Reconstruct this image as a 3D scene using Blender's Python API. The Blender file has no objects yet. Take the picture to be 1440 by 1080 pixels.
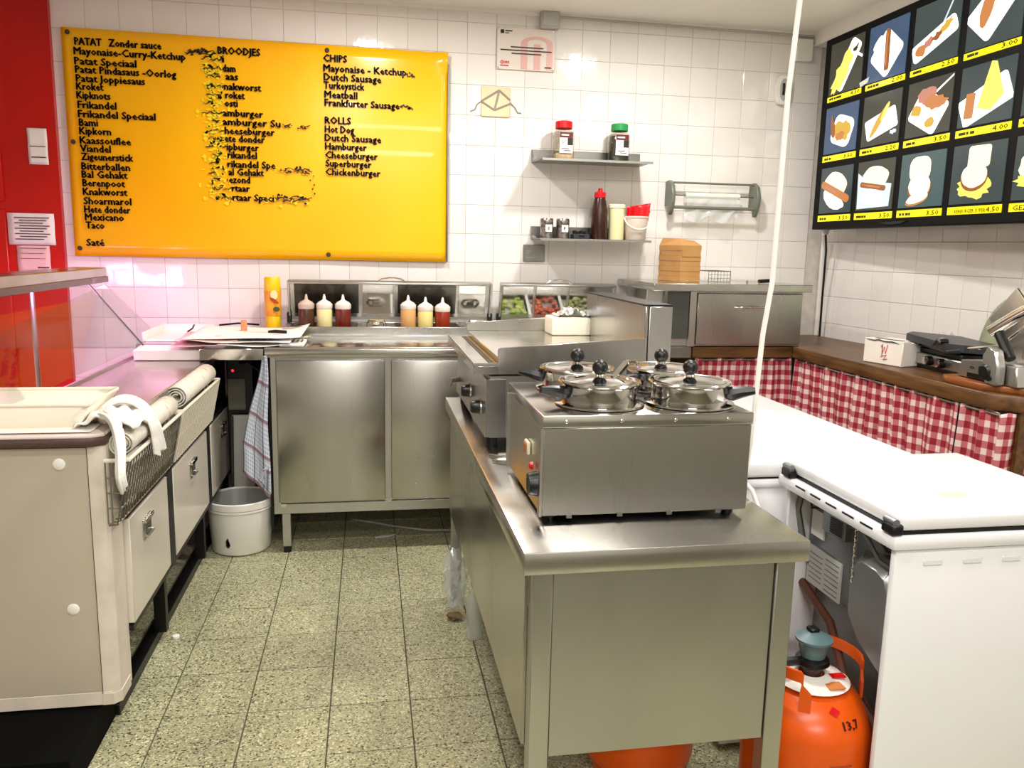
import bpy, bmesh, math, random
from mathutils import Vector, Matrix
random.seed(7)
PI = math.pi
sc = bpy.context.scene
COL = sc.collection
# ------------------------------------------------------------ camera
H = 1.4265
cam_d = bpy.data.cameras.new('camera'); cam = bpy.data.objects.new('camera', cam_d); COL.objects.link(cam)
cam_d.sensor_width = 36.0; cam_d.lens = 1137.5*36/1440; cam_d.clip_start = .05
yaw, pitch, roll = -.1762, .1668, .0209
_r = Vector((math.cos(yaw), math.sin(yaw), 0))
_f = Vector((-math.sin(yaw)*math.cos(pitch), math.cos(yaw)*math.cos(pitch), -math.sin(pitch)))
_u = _r.cross(_f)
_R = _r*math.cos(roll) + _u*math.sin(roll); _U = -_r*math.sin(roll) + _u*math.cos(roll)
cam.matrix_world = Matrix(((_R.x, _U.x, -_f.x, 0), (_R.y, _U.y, -_f.y, 0), (_R.z, _U.z, -_f.z, H), (0, 0, 0, 1)))
sc.camera = cam
# ------------------------------------------------------------ world and lights
w = bpy.data.worlds.new('world'); sc.world = w; w.use_nodes = True
w.node_tree.nodes['Background'].inputs[0].default_value = (1.0, .98, .95, 1)
w.node_tree.nodes['Background'].inputs[1].default_value = .5
sc.view_settings.view_transform = 'Standard'; sc.view_settings.look = 'None'
sc.view_settings.gamma = 1; sc.view_settings.use_curve_mapping = False
sc.view_settings.exposure = 0.0
def area(name, loc, power, size, color=(1, .965, .92), size_y=None, target=None):
    l = bpy.data.lights.new(name, 'AREA'); l.energy = power; l.color = color
    l.shape = 'RECTANGLE' if size_y else 'DISK'; l.size = size
    if size_y: l.size_y = size_y
    o = bpy.data.objects.new(name, l); COL.objects.link(o); o.location = loc
    d = (Vector(target) if target else Vector((loc[0], loc[1], 0))) - Vector(loc)
    o.rotation_euler = d.to_track_quat('-Z', 'Y').to_euler()
    return o
CEIL = 2.65
area('ceiling_lamp', (1.36, 3.50, 2.62), 26, .13)
area('ceiling_lamp', (.02, 3.55, 2.62), 22, .13)
area('ceiling_lamp', (.97, 1.98, 2.62), 22, .13)
area('ceiling_lamp', (-.25, 1.43, 2.62), 20, .13)
area('unseen_ceiling_light', (.3, .3, 2.60), 36, 1.4, size_y=.25)
area('unseen_ceiling_light', (.2, -1.6, 2.55), 85, 1.4, size_y=.4)  # unseen fill added behind the camera to brighten the steel fronts
area('unseen_ceiling_light', (2.0, 1.2, 2.60), 20, .9, size_y=.25)
o = area('display_case_tube_glow', (-1.24, 3.2, 1.236), 6, .02, (1, .32, .74), size_y=1.25, target=(-1.205, 3.2, 0)); o.rotation_euler = (0, .45, 0)
area('display_case_tube_glow', (-1.32, 3.70, 1.22), 6.5, .40, (1, .34, .80), size_y=.14, target=(-1.25, 4.44, .72))  # not a second tube: added light throwing pink onto the back wall
# ------------------------------------------------------------ materials
def lin(c):
    if isinstance(c, str):
        c = [int(c[i:i+2], 16)/255 for i in (0, 2, 4)]
    return tuple(((x/12.92) if x <= .04045 else ((x+.055)/1.055)**2.4) for x in c) + (1,)
MATS = {}
def mat(name, color, rough=.5, metal=0, var=0, scale=8, stretch=(1, 1, 1), bump=0, bscale=60, rvar=0, coat=0, trans=0, ior=1.45, emit=0, alpha=1, spec=.5, objvar=0, color2=None, thr=None, sheen=0):
    if name in MATS: return MATS[name]
    m = bpy.data.materials.new(name); m.use_nodes = True; nt = m.node_tree; N = nt.nodes; L = nt.links
    p = N['Principled BSDF']; c = lin(color)
    p.inputs['Base Color'].default_value = c; p.inputs['Roughness'].default_value = rough
    p.inputs['Metallic'].default_value = metal; p.inputs['Coat Weight'].default_value = coat
    p.inputs['Transmission Weight'].default_value = trans; p.inputs['IOR'].default_value = ior
    p.inputs['Specular IOR Level'].default_value = spec; p.inputs['Alpha'].default_value = alpha
    p.inputs['Sheen Weight'].default_value = sheen
    if emit: p.inputs['Emission Color'].default_value = c; p.inputs['Emission Strength'].default_value = emit
    tc = N.new('ShaderNodeTexCoord'); mp = N.new('ShaderNodeMapping'); mp.inputs['Scale'].default_value = stretch
    L.new(tc.outputs['Object'], mp.inputs[0])
    nz = N.new('ShaderNodeTexNoise'); nz.inputs['Scale'].default_value = scale; nz.inputs['Detail'].default_value = 5
    L.new(mp.outputs[0], nz.inputs['Vector'])
    out = None
    if var or color2:
        mx = N.new('ShaderNodeMix'); mx.data_type = 'RGBA'
        c2 = lin(color2) if color2 else tuple(x*(1-var) for x in c[:3])+(1,)
        mx.inputs[6].default_value = c; mx.inputs[7].default_value = c2
        rp = N.new('ShaderNodeMapRange'); t = thr or (.35, .65)
        rp.inputs['From Min'].default_value = t[0]; rp.inputs['From Max'].default_value = t[1]
        L.new(nz.outputs[0], rp.inputs[0]); L.new(rp.outputs[0], mx.inputs[0]); out = mx.outputs[2]
    if objvar:
        oi = N.new('ShaderNodeObjectInfo'); hs = N.new('ShaderNodeHueSaturation')
        r2 = N.new('ShaderNodeMapRange'); r2.inputs['To Min'].default_value = 1-objvar; r2.inputs['To Max'].default_value = 1+objvar
        L.new(oi.outputs['Random'], r2.inputs[0]); L.new(r2.outputs[0], hs.inputs['Value'])
        if out: L.new(out, hs.inputs['Color'])
        else: hs.inputs['Color'].default_value = c
        out = hs.outputs[0]
    if out: L.new(out, p.inputs['Base Color'])
    if rvar:
        r3 = N.new('ShaderNodeMapRange'); r3.inputs['From Min'].default_value = .3; r3.inputs['From Max'].default_value = .7
        r3.inputs['To Min'].default_value = max(.02, rough-rvar); r3.inputs['To Max'].default_value = rough+rvar
        L.new(nz.outputs[0], r3.inputs[0]); L.new(r3.outputs[0], p.inputs['Roughness'])
    if bump:
        n2 = N.new('ShaderNodeTexNoise'); n2.inputs['Scale'].default_value = bscale; n2.inputs['Detail'].default_value = 3
        L.new(mp.outputs[0], n2.inputs['Vector']); b = N.new('ShaderNodeBump'); b.inputs['Strength'].default_value = bump
        b.inputs['Distance'].default_value = .01
        L.new(n2.outputs[0], b.inputs['Height']); L.new(b.outputs[0], p.inputs['Normal'])
    MATS[name] = m
    return m
STEEL = mat('brushed_steel', 'c2c0bb', .27, 1, var=.18, scale=3, stretch=(1, 1, .15), rvar=.06, bump=.03, bscale=5)
STEELH = mat('brushed_steel_top', 'c8c6c1', .22, 1, var=.16, scale=4, rvar=.08, bump=.03, bscale=6)
STEELV = mat('satin_steel', 'bdbcb8', .34, 1, var=.06, scale=6, stretch=(1, 1, .1), rvar=.05)
STEELD = mat('dull_steel', '9a9894', .36, 1, var=.25, scale=9, rvar=.08)
MIRROR = mat('polished_steel', 'd2d0cc', .10, 1, rvar=.05, scale=12)
CHROME = mat('chrome', 'd8d6d0', .08, 1)
TILE = mat('glazed_white_tile', 'ece7e2', .10, 0, var=.05, scale=2.2, bump=.30, bscale=7, objvar=.025, coat=.3)
FGROUT = mat('dark_floor_grout', '5d5a45', .85, var=.2, scale=20)
GROUT = mat('tile_grout', 'd6cec5', .8, var=.15, scale=20)
PAINT = mat('ceiling_paint', 'f2eee6', .75, var=.05, scale=2)
CREAM = mat('cream_wall_paint', 'd9d6cd', .7, var=.1, scale=2)
RED = mat('red_gloss_paint', 'c41208', .28, 0, var=.12, scale=2.5, bump=.1, bscale=4)
YEL = mat('yellow_sign_plastic', 'ffb200', .2, 0, var=.06, scale=1.2, color2='ffc200', thr=(.3, .7), coat=.15)
INK = mat('black_lettering', '1b140c', .5)
DINK = mat('dark_print', '3a3330', .6)
BLACK = mat('black_plastic', '0c0c0c', .35)
BLACKM = mat('black_lacquered_metal', '090909', .42, var=.2)
WHITE = mat('white_plastic', 'f0ede6', .35, var=.04)
WHITEG = mat('white_enamel', 'e9e9ea', .22, var=.03, scale=4)
LGREY = mat('light_grey_plastic', 'b9b7b2', .5)
GREYM = mat('galvanised_grey_metal', '8d9192', .33, .7, var=.2, scale=6)
BEIGE = mat('beige_laminate', 'bfb3a0', .45, var=.07, scale=2.5)
BEIGEL = mat('pale_beige_trim', 'd8cdbd', .5, var=.12, scale=14)
DRAWERW = mat('cream_drawer_laminate', 'd3cbbd', .22, var=.05, scale=3)
BROWN = mat('brown_edge_strip', '57403a', .35, var=.2)
WOOD = mat('dark_stained_wood', '6e4a26', .38, 0, scale=5, stretch=(9, 1, 9), color2='3f2812', thr=(.3, .7), bump=.1, bscale=14)
WOODX = mat('dark_stained_wood_crosswise', '6e4a26', .38, 0, scale=5, stretch=(1, 9, 9), color2='3f2812', thr=(.3, .7), bump=.1, bscale=14)
WOOD2 = mat('orange_brown_wood', '9a5a28', .35, 0, scale=5, stretch=(9, 1, 9), color2='6d3a16', thr=(.3, .7))
PAPER = mat('white_paper', 'f4efe8', .7, var=.05, scale=12, bump=.15, bscale=18)
PINKP = mat('pinkish_paper', 'ecc9c2', .7, var=.1, scale=12)
KRAFT = mat('kraft_cardboard', 'b98a52', .75, var=.12, scale=12)
CLOTHW = mat('white_cloth', 'f0ece4', .85, var=.06, scale=25, bump=.3, bscale=50, sheen=.2)
ORANGE = mat('orange_enamel', 'e65a0c', .3, 0, var=.18, scale=7, bump=.05, bscale=10)
TEAL = mat('grey_teal_plastic', '5a7578', .4, var=.1)
REDP = mat('red_plastic', 'd3101a', .3)
GREENP = mat('green_plastic', '1f8a44', .35)
def glass(name, color='ffffff', rough=.02, a=.25):
    m = bpy.data.materials.new(name); m.use_nodes = True; N = m.node_tree.nodes; L = m.node_tree.links
    N.remove(N['Principled BSDF']); o = N['Material Output']
    t = N.new('ShaderNodeBsdfTransparent'); t.inputs[0].default_value = lin(color)
    g = N.new('ShaderNodeBsdfGlossy'); g.inputs['Roughness'].default_value = rough
    lw = N.new('ShaderNodeLayerWeight'); lw.inputs[0].default_value = .5
    f = N.new('ShaderNodeMath'); f.operation = 'POWER'; f.inputs[1].default_value = 9; L.new(lw.outputs['Facing'], f.inputs[0])
    ad = N.new('ShaderNodeMath'); ad.operation = 'ADD'; ad.inputs[1].default_value = a; ad.use_clamp = True
    mx = N.new('ShaderNodeMixShader'); L.new(f.outputs[0], ad.inputs[0]); L.new(ad.outputs[0], mx.inputs[0])
    L.new(t.outputs[0], mx.inputs[1]); L.new(g.outputs[0], mx.inputs[2]); L.new(mx.outputs[0], o.inputs[0])
    MATS[name] = m; return m
GLASS = glass('clear_glass', 'f4f7f4', .02, .03)
FILM = mat('crinkled_clear_film', 'dfe6e6', .10, alpha=.36, coat=.6, spec=.9)
JAR = glass('clear_jar_plastic', 'f3f0ea', .06, .08)
def gingham():
    m = bpy.data.materials.new('red_gingham_cloth'); m.use_nodes = True; N = m.node_tree.nodes; L = m.node_tree.links
    p = N['Principled BSDF']; p.inputs['Roughness'].default_value = .85
    uv = N.new('ShaderNodeUVMap'); sp = N.new('ShaderNodeSeparateXYZ'); L.new(uv.outputs[0], sp.inputs[0])
    res = []
    for i in (0, 1):
        d = N.new('ShaderNodeMath'); d.operation = 'MULTIPLY'; d.inputs[1].default_value = 1/.051; L.new(sp.outputs[i], d.inputs[0])
        f = N.new('ShaderNodeMath'); f.operation = 'FRACT'; L.new(d.outputs[0], f.inputs[0])
        g = N.new('ShaderNodeMath'); g.operation = 'GREATER_THAN'; g.inputs[1].default_value = .48; L.new(f.outputs[0], g.inputs[0]); res.append(g)
    a = N.new('ShaderNodeMath'); a.operation = 'ADD'; L.new(res[0].outputs[0], a.inputs[0]); L.new(res[1].outputs[0], a.inputs[1])
    h = N.new('ShaderNodeMath'); h.operation = 'MULTIPLY'; h.inputs[1].default_value = .5; L.new(a.outputs[0], h.inputs[0])
    r = N.new('ShaderNodeValToRGB'); r.color_ramp.interpolation = 'CONSTANT'
    r.color_ramp.elements[0].color = lin('dcc6c1'); r.color_ramp.elements[1].position = .7; r.color_ramp.elements[1].color = lin('8a1222')
    e = r.color_ramp.elements.new(.3); e.color = lin('b4626a')
    L.new(h.outputs[0], r.inputs[0]); L.new(r.outputs[0], p.inputs['Base Color'])
    return m
GING = gingham()
def plaid(name, base, cols, period):
    m = bpy.data.materials.new(name); m.use_nodes = True; N = m.node_tree.nodes; L = m.node_tree.links
    p = N['Principled BSDF']; p.inputs['Roughness'].default_value = .9
    uv = N.new('ShaderNodeUVMap'); sp = N.new('ShaderNodeSeparateXYZ'); L.new(uv.outputs[0], sp.inputs[0])
    prev = None
    for k, (axis, per, width, col) in enumerate(cols):
        d = N.new('ShaderNodeMath'); d.operation = 'MULTIPLY'; d.inputs[1].default_value = 1/per; L.new(sp.outputs[axis], d.inputs[0])
        f = N.new('ShaderNodeMath'); f.operation = 'FRACT'; L.new(d.outputs[0], f.inputs[0])
        g = N.new('ShaderNodeMath'); g.operation = 'LESS_THAN'; g.inputs[1].default_value = width; L.new(f.outputs[0], g.inputs[0])
        sc_ = N.new('ShaderNodeMath'); sc_.operation = 'MULTIPLY'; sc_.inputs[1].default_value = .75; L.new(g.outputs[0], sc_.inputs[0])
        mx = N.new('ShaderNodeMix'); mx.data_type = 'RGBA'; L.new(sc_.outputs[0], mx.inputs[0])
        if prev: L.new(prev, mx.inputs[6])
        else: mx.inputs[6].default_value = lin(base)
        mx.inputs[7].default_value = lin(col); prev = mx.outputs[2]
    L.new(prev, p.inputs['Base Color']); return m
TOWEL = plaid('checked_tea_towel_cloth', '9aa3b4', [(0, .02, .35, 'd7dae2'), (1, .02, .3, 'd0d4de'), (0, .11, .12, '3c4566'), (1, .16, .10, '7c3a44')], 0)
CHECKW = plaid('white_checked_cloth', 'e9e4da', [(0, .05, .12, '8d8778'), (1, .05, .12, '8d8778')], 0)
def terrazzo():
    m = bpy.data.materials.new('terrazzo'); m.use_nodes = True; N = m.node_tree.nodes; L = m.node_tree.links
    p = N['Principled BSDF']; tc = N.new('ShaderNodeTexCoord'); oi = N.new('ShaderNodeObjectInfo')
    ad = N.new('ShaderNodeVectorMath'); ad.operation = 'ADD'; L.new(tc.outputs['Object'], ad.inputs[0]); L.new(oi.outputs['Location'], ad.inputs[1])
    v = N.new('ShaderNodeTexVoronoi'); v.inputs['Scale'].default_value = 210; L.new(ad.outputs[0], v.inputs['Vector'])
    sep = N.new('ShaderNodeSeparateColor'); L.new(v.outputs['Color'], sep.inputs[0])
    r = N.new('ShaderNodeValToRGB'); r.color_ramp.interpolation = 'CONSTANT'
    cr = r.color_ramp; cr.elements[0].color = lin('4c4936'); cr.elements[1].position = .88; cr.elements[1].color = lin('d6d4ae')
    for pos, c in ((.09, '85836a'), (.20, 'a9a784'), (.55, 'b5b38e'), (.75, '9e9c7a')):
        e = cr.elements.new(pos); e.color = lin(c)
    L.new(sep.outputs[0], r.inputs[0])
    n = N.new('ShaderNodeTexNoise'); n.inputs['Scale'].default_value = 3.2; n.inputs['Detail'].default_value = 4; L.new(ad.outputs[0], n.inputs['Vector'])
    mp = N.new('ShaderNodeMapRange'); mp.inputs['From Min'].default_value = .3; mp.inputs['From Max'].default_value = .7
    mp.inputs['To Min'].default_value = .82; mp.inputs['To Max'].default_value = 1.06; L.new(n.outputs[0], mp.inputs[0])
    r2 = N.new('ShaderNodeMapRange'); r2.inputs['To Min'].default_value = .93; r2.inputs['To Max'].default_value = 1.05; L.new(oi.outputs['Random'], r2.inputs[0])
    mu = N.new('ShaderNodeMath'); mu.operation = 'MULTIPLY'; L.new(mp.outputs[0], mu.inputs[0]); L.new(r2.outputs[0], mu.inputs[1])
    hs = N.new('ShaderNodeHueSaturation'); L.new(mu.outputs[0], hs.inputs['Value']); L.new(r.outputs[0], hs.inputs['Color'])
    L.new(hs.outputs[0], p.inputs['Base Color']); p.inputs['Roughness'].default_value = .38
    return m
TERR = terrazzo()
def emis(name, color, s=1.0):
    m = bpy.data.materials.new(name); m.use_nodes = True; p = m.node_tree.nodes['Principled BSDF']
    p.inputs['Base Color'].default_value = lin('101010'); p.inputs['Roughness'].default_value = .2
    p.inputs['Emission Color'].default_value = lin(color); p.inputs['Emission Strength'].default_value = s
    return m
# ------------------------------------------------------------ geometry helpers
class MB:
    def __init__(s): s.bm = bmesh.new(); s.uv = None
    def _bev(s, vs, b, seg=2):
        if b > 0:
            es = list({e for v in vs for e in v.link_edges})
            bmesh.ops.bevel(s.bm, geom=es, offset=b, segments=seg, affect='EDGES', profile=.5)
    def box(s, x0, x1, y0, y1, z0, z1, b=0, seg=1, rz=0, M=None):
        vs = [s.bm.verts.new((x, y, z)) for z in (z0, z1) for y in (y0, y1) for x in (x0, x1)]
        if rz:
            c = Vector(((x0+x1)/2, (y0+y1)/2, 0)); R = Matrix.Rotation(rz, 4, 'Z')
            for v in vs: v.co = R @ (v.co-c) + c
        if M:
            for v in vs: v.co = M @ v.co
        for f in ((0, 2, 3, 1), (4, 5, 7, 6), (0, 1, 5, 4), (2, 6, 7, 3), (0, 4, 6, 2), (1, 3, 7, 5)):
            s.bm.faces.new([vs[i] for i in f])
        s._bev(vs, b, seg); return s
    def ring(s, c, u, v, r, n):
        return [s.bm.verts.new(c + u*math.cos(2*PI*i/n)*r + v*math.sin(2*PI*i/n)*r) for i in range(n)]
    def tube(s, pts, r, n=8, caps=True, closed=False):
        pts = [Vector(p) for p in pts]; R = []; m = len(pts)
        rr = r if isinstance(r, (list, tuple)) else [r]*m
        t0 = (pts[1]-pts[0]).normalized(); u = t0.orthogonal().normalized()
        for i, p in enumerate(pts):
            if closed: t = (pts[(i+1) % m]-pts[i-1])
            else: t = (pts[min(i+1, m-1)]-pts[max(i-1, 0)])
            t.normalize(); u = (u - t*u.dot(t)); u = u.normalized() if u.length > 1e-6 else t.orthogonal().normalized()
            R.append(s.ring(p, u, t.cross(u), rr[i], n))
        for i in range(m if closed else m-1):
            a, b = R[i], R[(i+1) % m]
            for k in range(n): s.bm.faces.new((a[k], a[(k+1) % n], b[(k+1) % n], b[k]))
        if caps and not closed: s.bm.faces.new(R[0][::-1]); s.bm.faces.new(R[-1])
        return s
    def cyl(s, p0, p1, r0, r1=None, n=20): return s.tube([p0, p1], [r0, r0 if r1 is None else r1], n)
    def lathe(s, prof, c=(0, 0, 0), n=28, axis='Z'):
        c = Vector(c); R = []
        ax = {'Z': lambda r, h, a: Vector((r*math.cos(a), r*math.sin(a), h)), 'X': lambda r, h, a: Vector((h, r*math.cos(a), r*math.sin(a))), 'Y': lambda r, h, a: Vector((r*math.sin(a), h, r*math.cos(a)))}[axis]
        for r, h in prof:
            if r < 1e-6: R.append([s.bm.verts.new(c+ax(0, h, 0))])
            else: R.append([s.bm.verts.new(c+ax(r, h, 2*PI*i/n)) for i in range(n)])
        for a, b in zip(R, R[1:]):
            for k in range(n):
                q = [a[k % len(a)], a[(k+1) % len(a)], b[(k+1) % len(b)], b[k % len(b)]]
                q2 = []
                for v in q:
                    if v not in q2: q2.append(v)
                if len(q2) > 2: s.bm.faces.new(q2)
        return s
    def prism(s, poly, axis, a0, a1, b=0):
        f = {'X': lambda p, a: (a, p[0], p[1]), 'Y': lambda p, a: (p[0], a, p[1]), 'Z': lambda p, a: (p[0], p[1], a)}[axis]
        A = [s.bm.verts.new(f(p, a0)) for p in poly]; B = [s.bm.verts.new(f(p, a1)) for p in poly]; n = len(poly)
        s.bm.faces.new(A); s.bm.faces.new(B[::-1])
        for i in range(n): s.bm.faces.new((A[i], B[i], B[(i+1) % n], A[(i+1) % n]))
        s._bev(A+B, b, 1); return s
    def surf(s, fn, nu, nv, uvf=None, closed=False):
        G = [[s.bm.verts.new(fn(i/nu, j/nv)) for j in range(nv+1)] for i in range(nu+1)]
        if uvf and not s.uv: s.uv = s.bm.loops.layers.uv.new('UVMap')
        for i in range(nu):
            for j in range(nv):
                f = s.bm.faces.new((G[i][j], G[i+1][j], G[i+1][j+1], G[i][j+1]))
                if uvf:
                    for l, (a, b) in zip(f.loops, ((i, j), (i+1, j), (i+1, j+1), (i, j+1))): l[s.uv].uv = uvf(a/nu, b/nv)
        return s
    def sphere(s, c, r, sx=1, sy=1, sz=1, n=16):
        bmesh.ops.create_uvsphere(s.bm, u_segments=n, v_segments=n//2+2, radius=r, matrix=Matrix.Translation(c) @ Matrix.Diagonal((sx, sy, sz, 1)))
        return s
    def mesh(s, name, off=(0, 0, 0), smooth=40):
        bmesh.ops.recalc_face_normals(s.bm, faces=s.bm.faces)
        if Vector(off).length: bmesh.ops.translate(s.bm, verts=s.bm.verts, vec=-Vector(off))
        me = bpy.data.meshes.new(name); s.bm.to_mesh(me); s.bm.free()
        if smooth:
            me.polygons.foreach_set('use_smooth', [True]*len(me.polygons)); me.set_sharp_from_angle(angle=math.radians(smooth))
        return me
def rootloc(o):
    v = Vector((0, 0, 0))
    while o: v += o.location; o = o.parent
    return v
def put(name, mb, m, parent=None, solid=0, smooth=40):
    """one mesh object; the builder's coordinates are room coordinates"""
    me = mb.mesh(name, rootloc(parent) if parent else (0, 0, 0), smooth) if isinstance(mb, MB) else mb
    me.materials.append(m)
    o = bpy.data.objects.new(name, me); COL.objects.link(o)
    if parent: o.parent = parent
    if solid:
        md = o.modifiers.new('solid', 'SOLIDIFY'); md.thickness = solid; md.offset = 0
    return o
def tag(o, label, cat=None, group=None):
    o['label'] = label
    if cat: o['category'] = cat
    if group: o['group'] = group
    return o
def thing(name, label, cat, loc=(0, 0, 0), group=None):
    o = bpy.data.objects.new(name, None); COL.objects.link(o); o.location = loc; o.empty_display_size = .05
    return tag(o, label, cat, group)
def single(name, mb, m, label, cat, loc=None, group=None, solid=0, smooth=40):
    """a thing that is one mesh, origin at loc"""
    off = loc or (0, 0, 0)
    me = mb.mesh(name, off, smooth); me.materials.append(m); o = bpy.data.objects.new(name, me); COL.objects.link(o); o.location = off
    if solid:
        md = o.modifiers.new('solid', 'SOLIDIFY'); md.thickness = solid; md.offset = 0
    return tag(o, label, cat, group)
def struct(name, mb, m, parent=None, smooth=0):
    o = put(name, mb, m, parent, smooth=smooth)
    o['kind'] = 'structure'; return o
def dup(root, loc, label=None, rz=None):
    r = root.copy(); COL.objects.link(r); r.location = loc
    if label: r['label'] = label
    if rz is not None: r.rotation_euler.z = rz
    for ch in list(root.children):
        c = ch.copy(); COL.objects.link(c); c.parent = r
        for g in list(ch.children):
            d = g.copy(); COL.objects.link(d); d.parent = c
    return r
def text_mesh(body, x0, x1, h, fn, bold=.03, depth=0):
    """flat lettering; fn maps (along, up) metres to a room point"""
    cu = bpy.data.curves.new('t', 'FONT'); cu.body = body; cu.size = 1; cu.offset = 0; cu.resolution_u = 1
    cu.extrude = depth
    ob = bpy.data.objects.new('t', cu); COL.objects.link(ob); dg = bpy.context.evaluated_depsgraph_get()
    me = bpy.data.meshes.new_from_object(ob.evaluated_get(dg)); bpy.data.objects.remove(ob)
    xs = [v.co.x for v in me.vertices]; a, b = min(xs), max(xs)
    e = bold*h*1.3
    bm = bmesh.new(); bm.from_mesh(me); bpy.data.meshes.remove(me)
    src = [v for v in bm.verts]; P = {}
    out = bmesh.new()
    for dx, dz in ((-1, 0), (1, 0), (0, -.6), (0, .6)):
        vm = {v: out.verts.new(fn(x0+e+(v.co.x-a)/(b-a)*(x1-x0-2*e)+dx*e, v.co.y*h/.69+dz*e)) for v in src}
        for f_ in bm.faces: out.faces.new([vm[v] for v in f_.verts])
    me = bpy.data.meshes.new('lettering'); out.to_mesh(me); out.free(); bm.free()
    return me
def putme(name, me, m, parent):
    off = rootloc(parent)
    for v in me.vertices: v.co -= off
    me.materials.append(m); o = bpy.data.objects.new(name, me); COL.objects.link(o); o.parent = parent; return o
# ------------------------------------------------------------ the room
D = 4.4457; S = .155; X0 = .5165; Z0 = 2.5812; FT = .24870; FX = -.1313; FY = 3.3846
floor = struct('floor', MB().box(-3.2, 4.0, -3.0, D+.1, -.06, -.006), FGROUT)
ceiling = struct('ceiling', MB().box(-3.2, 4.0, -3.0, D+.1, CEIL, CEIL+.08), PAINT)
wb = struct('wall_back', MB().box(-3.2, 4.0, D+.005, D+.12, -.06, CEIL), GROUT)
WRX = lambda y: 2.62 + .09*(D-y)
mb = MB(); mb.prism([(WRX(D)+.006, D+.1), (WRX(-3)+.006, -3), (WRX(-3)+.12, -3), (WRX(D)+.12, D+.1)], 'Z', -.06, CEIL)
wr = struct('wall_right', mb, GROUT)
struct('wall_left', MB().box(-3.3, -3.2, -3.0, D+.1, -.06, CEIL), CREAM)
struct('wall_front', MB().box(-3.2, 4.0, -3.1, -3.0, -.06, CEIL), CREAM)
def tile_mesh(w, h, t=.006, c=.0018, g=.0013, name='tile'):
    """lies in x/y, face toward +z"""
    bm = bmesh.new(); x, y = w/2-g/2, h/2-g/2
    q = [[bm.verts.new((sx*a, sy*b, z)) for sx, sy in ((-1, -1), (1, -1), (1, 1), (-1, 1))] for a, b, z in ((x, y, -t), (x, y, -c*.6), (x-c, y-c, 0))]
    for r in (0, 1):
        for k in range(4): bm.faces.new((q[r][k], q[r][(k+1) % 4], q[r+1][(k+1) % 4], q[r+1][k]))
    bm.faces.new(q[2]); me = bpy.data.meshes.new(name); bm.to_mesh(me); bm.free(); return me
TM = tile_mesh(S, S); TM.materials.append(TILE)
TMtop = tile_mesh(S, CEIL-Z0); TMtop.materials.append(TILE)
def wall_tile(parent, loc, rot, me=TM):
    o = bpy.data.objects.new('tile', me); COL.objects.link(o); o.parent = parent; o.location = loc
    o.rotation_euler = (rot[0]+random.gauss(0, .0035), rot[1], rot[2]+random.gauss(0, .0035)); return o
stuff = []
for j in range(-1, 17):
    for i in range(-13, 14):
        x = X0+(i+.5)*S; z = Z0-(j+.5)*S if j >= 0 else (CEIL+Z0)/2
        if x+S/2 > 2.64 or x-S/2 < -1.53: continue
        hid = (-9 > 0) or (-12 <= i <= -2 and 1 <= j <= 7)
        if j > 10 or hid: stuff.append((x, z)); continue
        wall_tile(wb, (x, D, z), (PI/2, 0, 0), TM if j >= 0 else TMtop)
bm = bmesh.new()
for x, z in stuff:
    for f in TM.polygons:
        bm.faces.new([bm.verts.new((TM.vertices[v].co.x+x, D-TM.vertices[v].co.z, TM.vertices[v].co.y+z)) for v in f.vertices])
me = bpy.data.meshes.new('hidden_tiles'); bmesh.ops.recalc_face_normals(bm, faces=bm.faces); bm.to_mesh(me); bm.free()
o = put('hidden_tiles', me, TILE, wb); o['kind'] = 'stuff'
u = Vector((.09, -1, 0)).normalized(); ang = math.atan2(u.y, u.x)
struct('trim_2', MB().prism([(2.47, D-.001), (2.50, 2.0), (2.50, -2.9), (2.76, -2.9), (2.76, 2.0), (2.62, D-.001)], 'Z', 2.575, CEIL), PAINT)
for j in range(0, 12):
    for i in range(0, 21):
        c = Vector((WRX(D), D, 0)) + u*((i+.5)*S)
        wall_tile(wr, (c.x, c.y, Z0-(j+.5)*S if j >= 0 else (CEIL+Z0)/2), (PI/2, 0, ang), TM if j >= 0 else TMtop)
FM = tile_mesh(FT, FT, .006, .0014, .0042, 'floor_tile'); FM.materials.append(TERR)
for i in range(-5, 12):
    for j in range(-5, 12):
        o = bpy.data.objects.new('tile', FM); COL.objects.link(o); o.parent = floor
        o.location = (FX+(i+.5)*FT, FY-(j+.5)*FT, random.uniform(-.0006, .0006))
        o.rotation_euler = (random.gauss(0, .001), random.gauss(0, .001), 0)
# red painted panel at the left end of the back wall
dr = struct('door_1', MB().box(-3.2, -1.497, D-.03, D+.004, 0, CEIL), RED)
put('panel', MB().box(-3.0, -1.75, D-.045, D-.029, .3, 1.56, .004), RED, dr)
put('panel', MB().box(-3.0, -1.75, D-.045, D-.029, 1.60, CEIL-.05, .004), RED, dr)
# ceiling cable line and junction box
jb = thing('junction_box', 'small grey junction box where back wall meets the ceiling', 'junction box', (.95, D-.03, 2.62))
put('box', MB().box(.898, 1.0, D-.05, D-.002, 2.568, 2.66, .005), LGREY, jb)
put('lid', MB().box(.906, .992, D-.056, D-.049, 2.577, 2.648, .003), LGREY, jb)
put('conduit', MB().tube([(1.0, D-.012, 2.635), (2.5, D-.012, 2.628)], .006, 6), LGREY, jb)
struct('trim_1', MB().box(-1.5, 2.62, D-.012, D, 2.632, CEIL), PAINT)
wbx = thing('cable_box', 'flat white square box on back wall high in the right corner', 'junction box', (2.41, D-.02, 2.55))
put('box', MB().box(2.36, 2.46, D-.03, D-.002, 2.49, 2.61, .005), WHITE, wbx)
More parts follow.
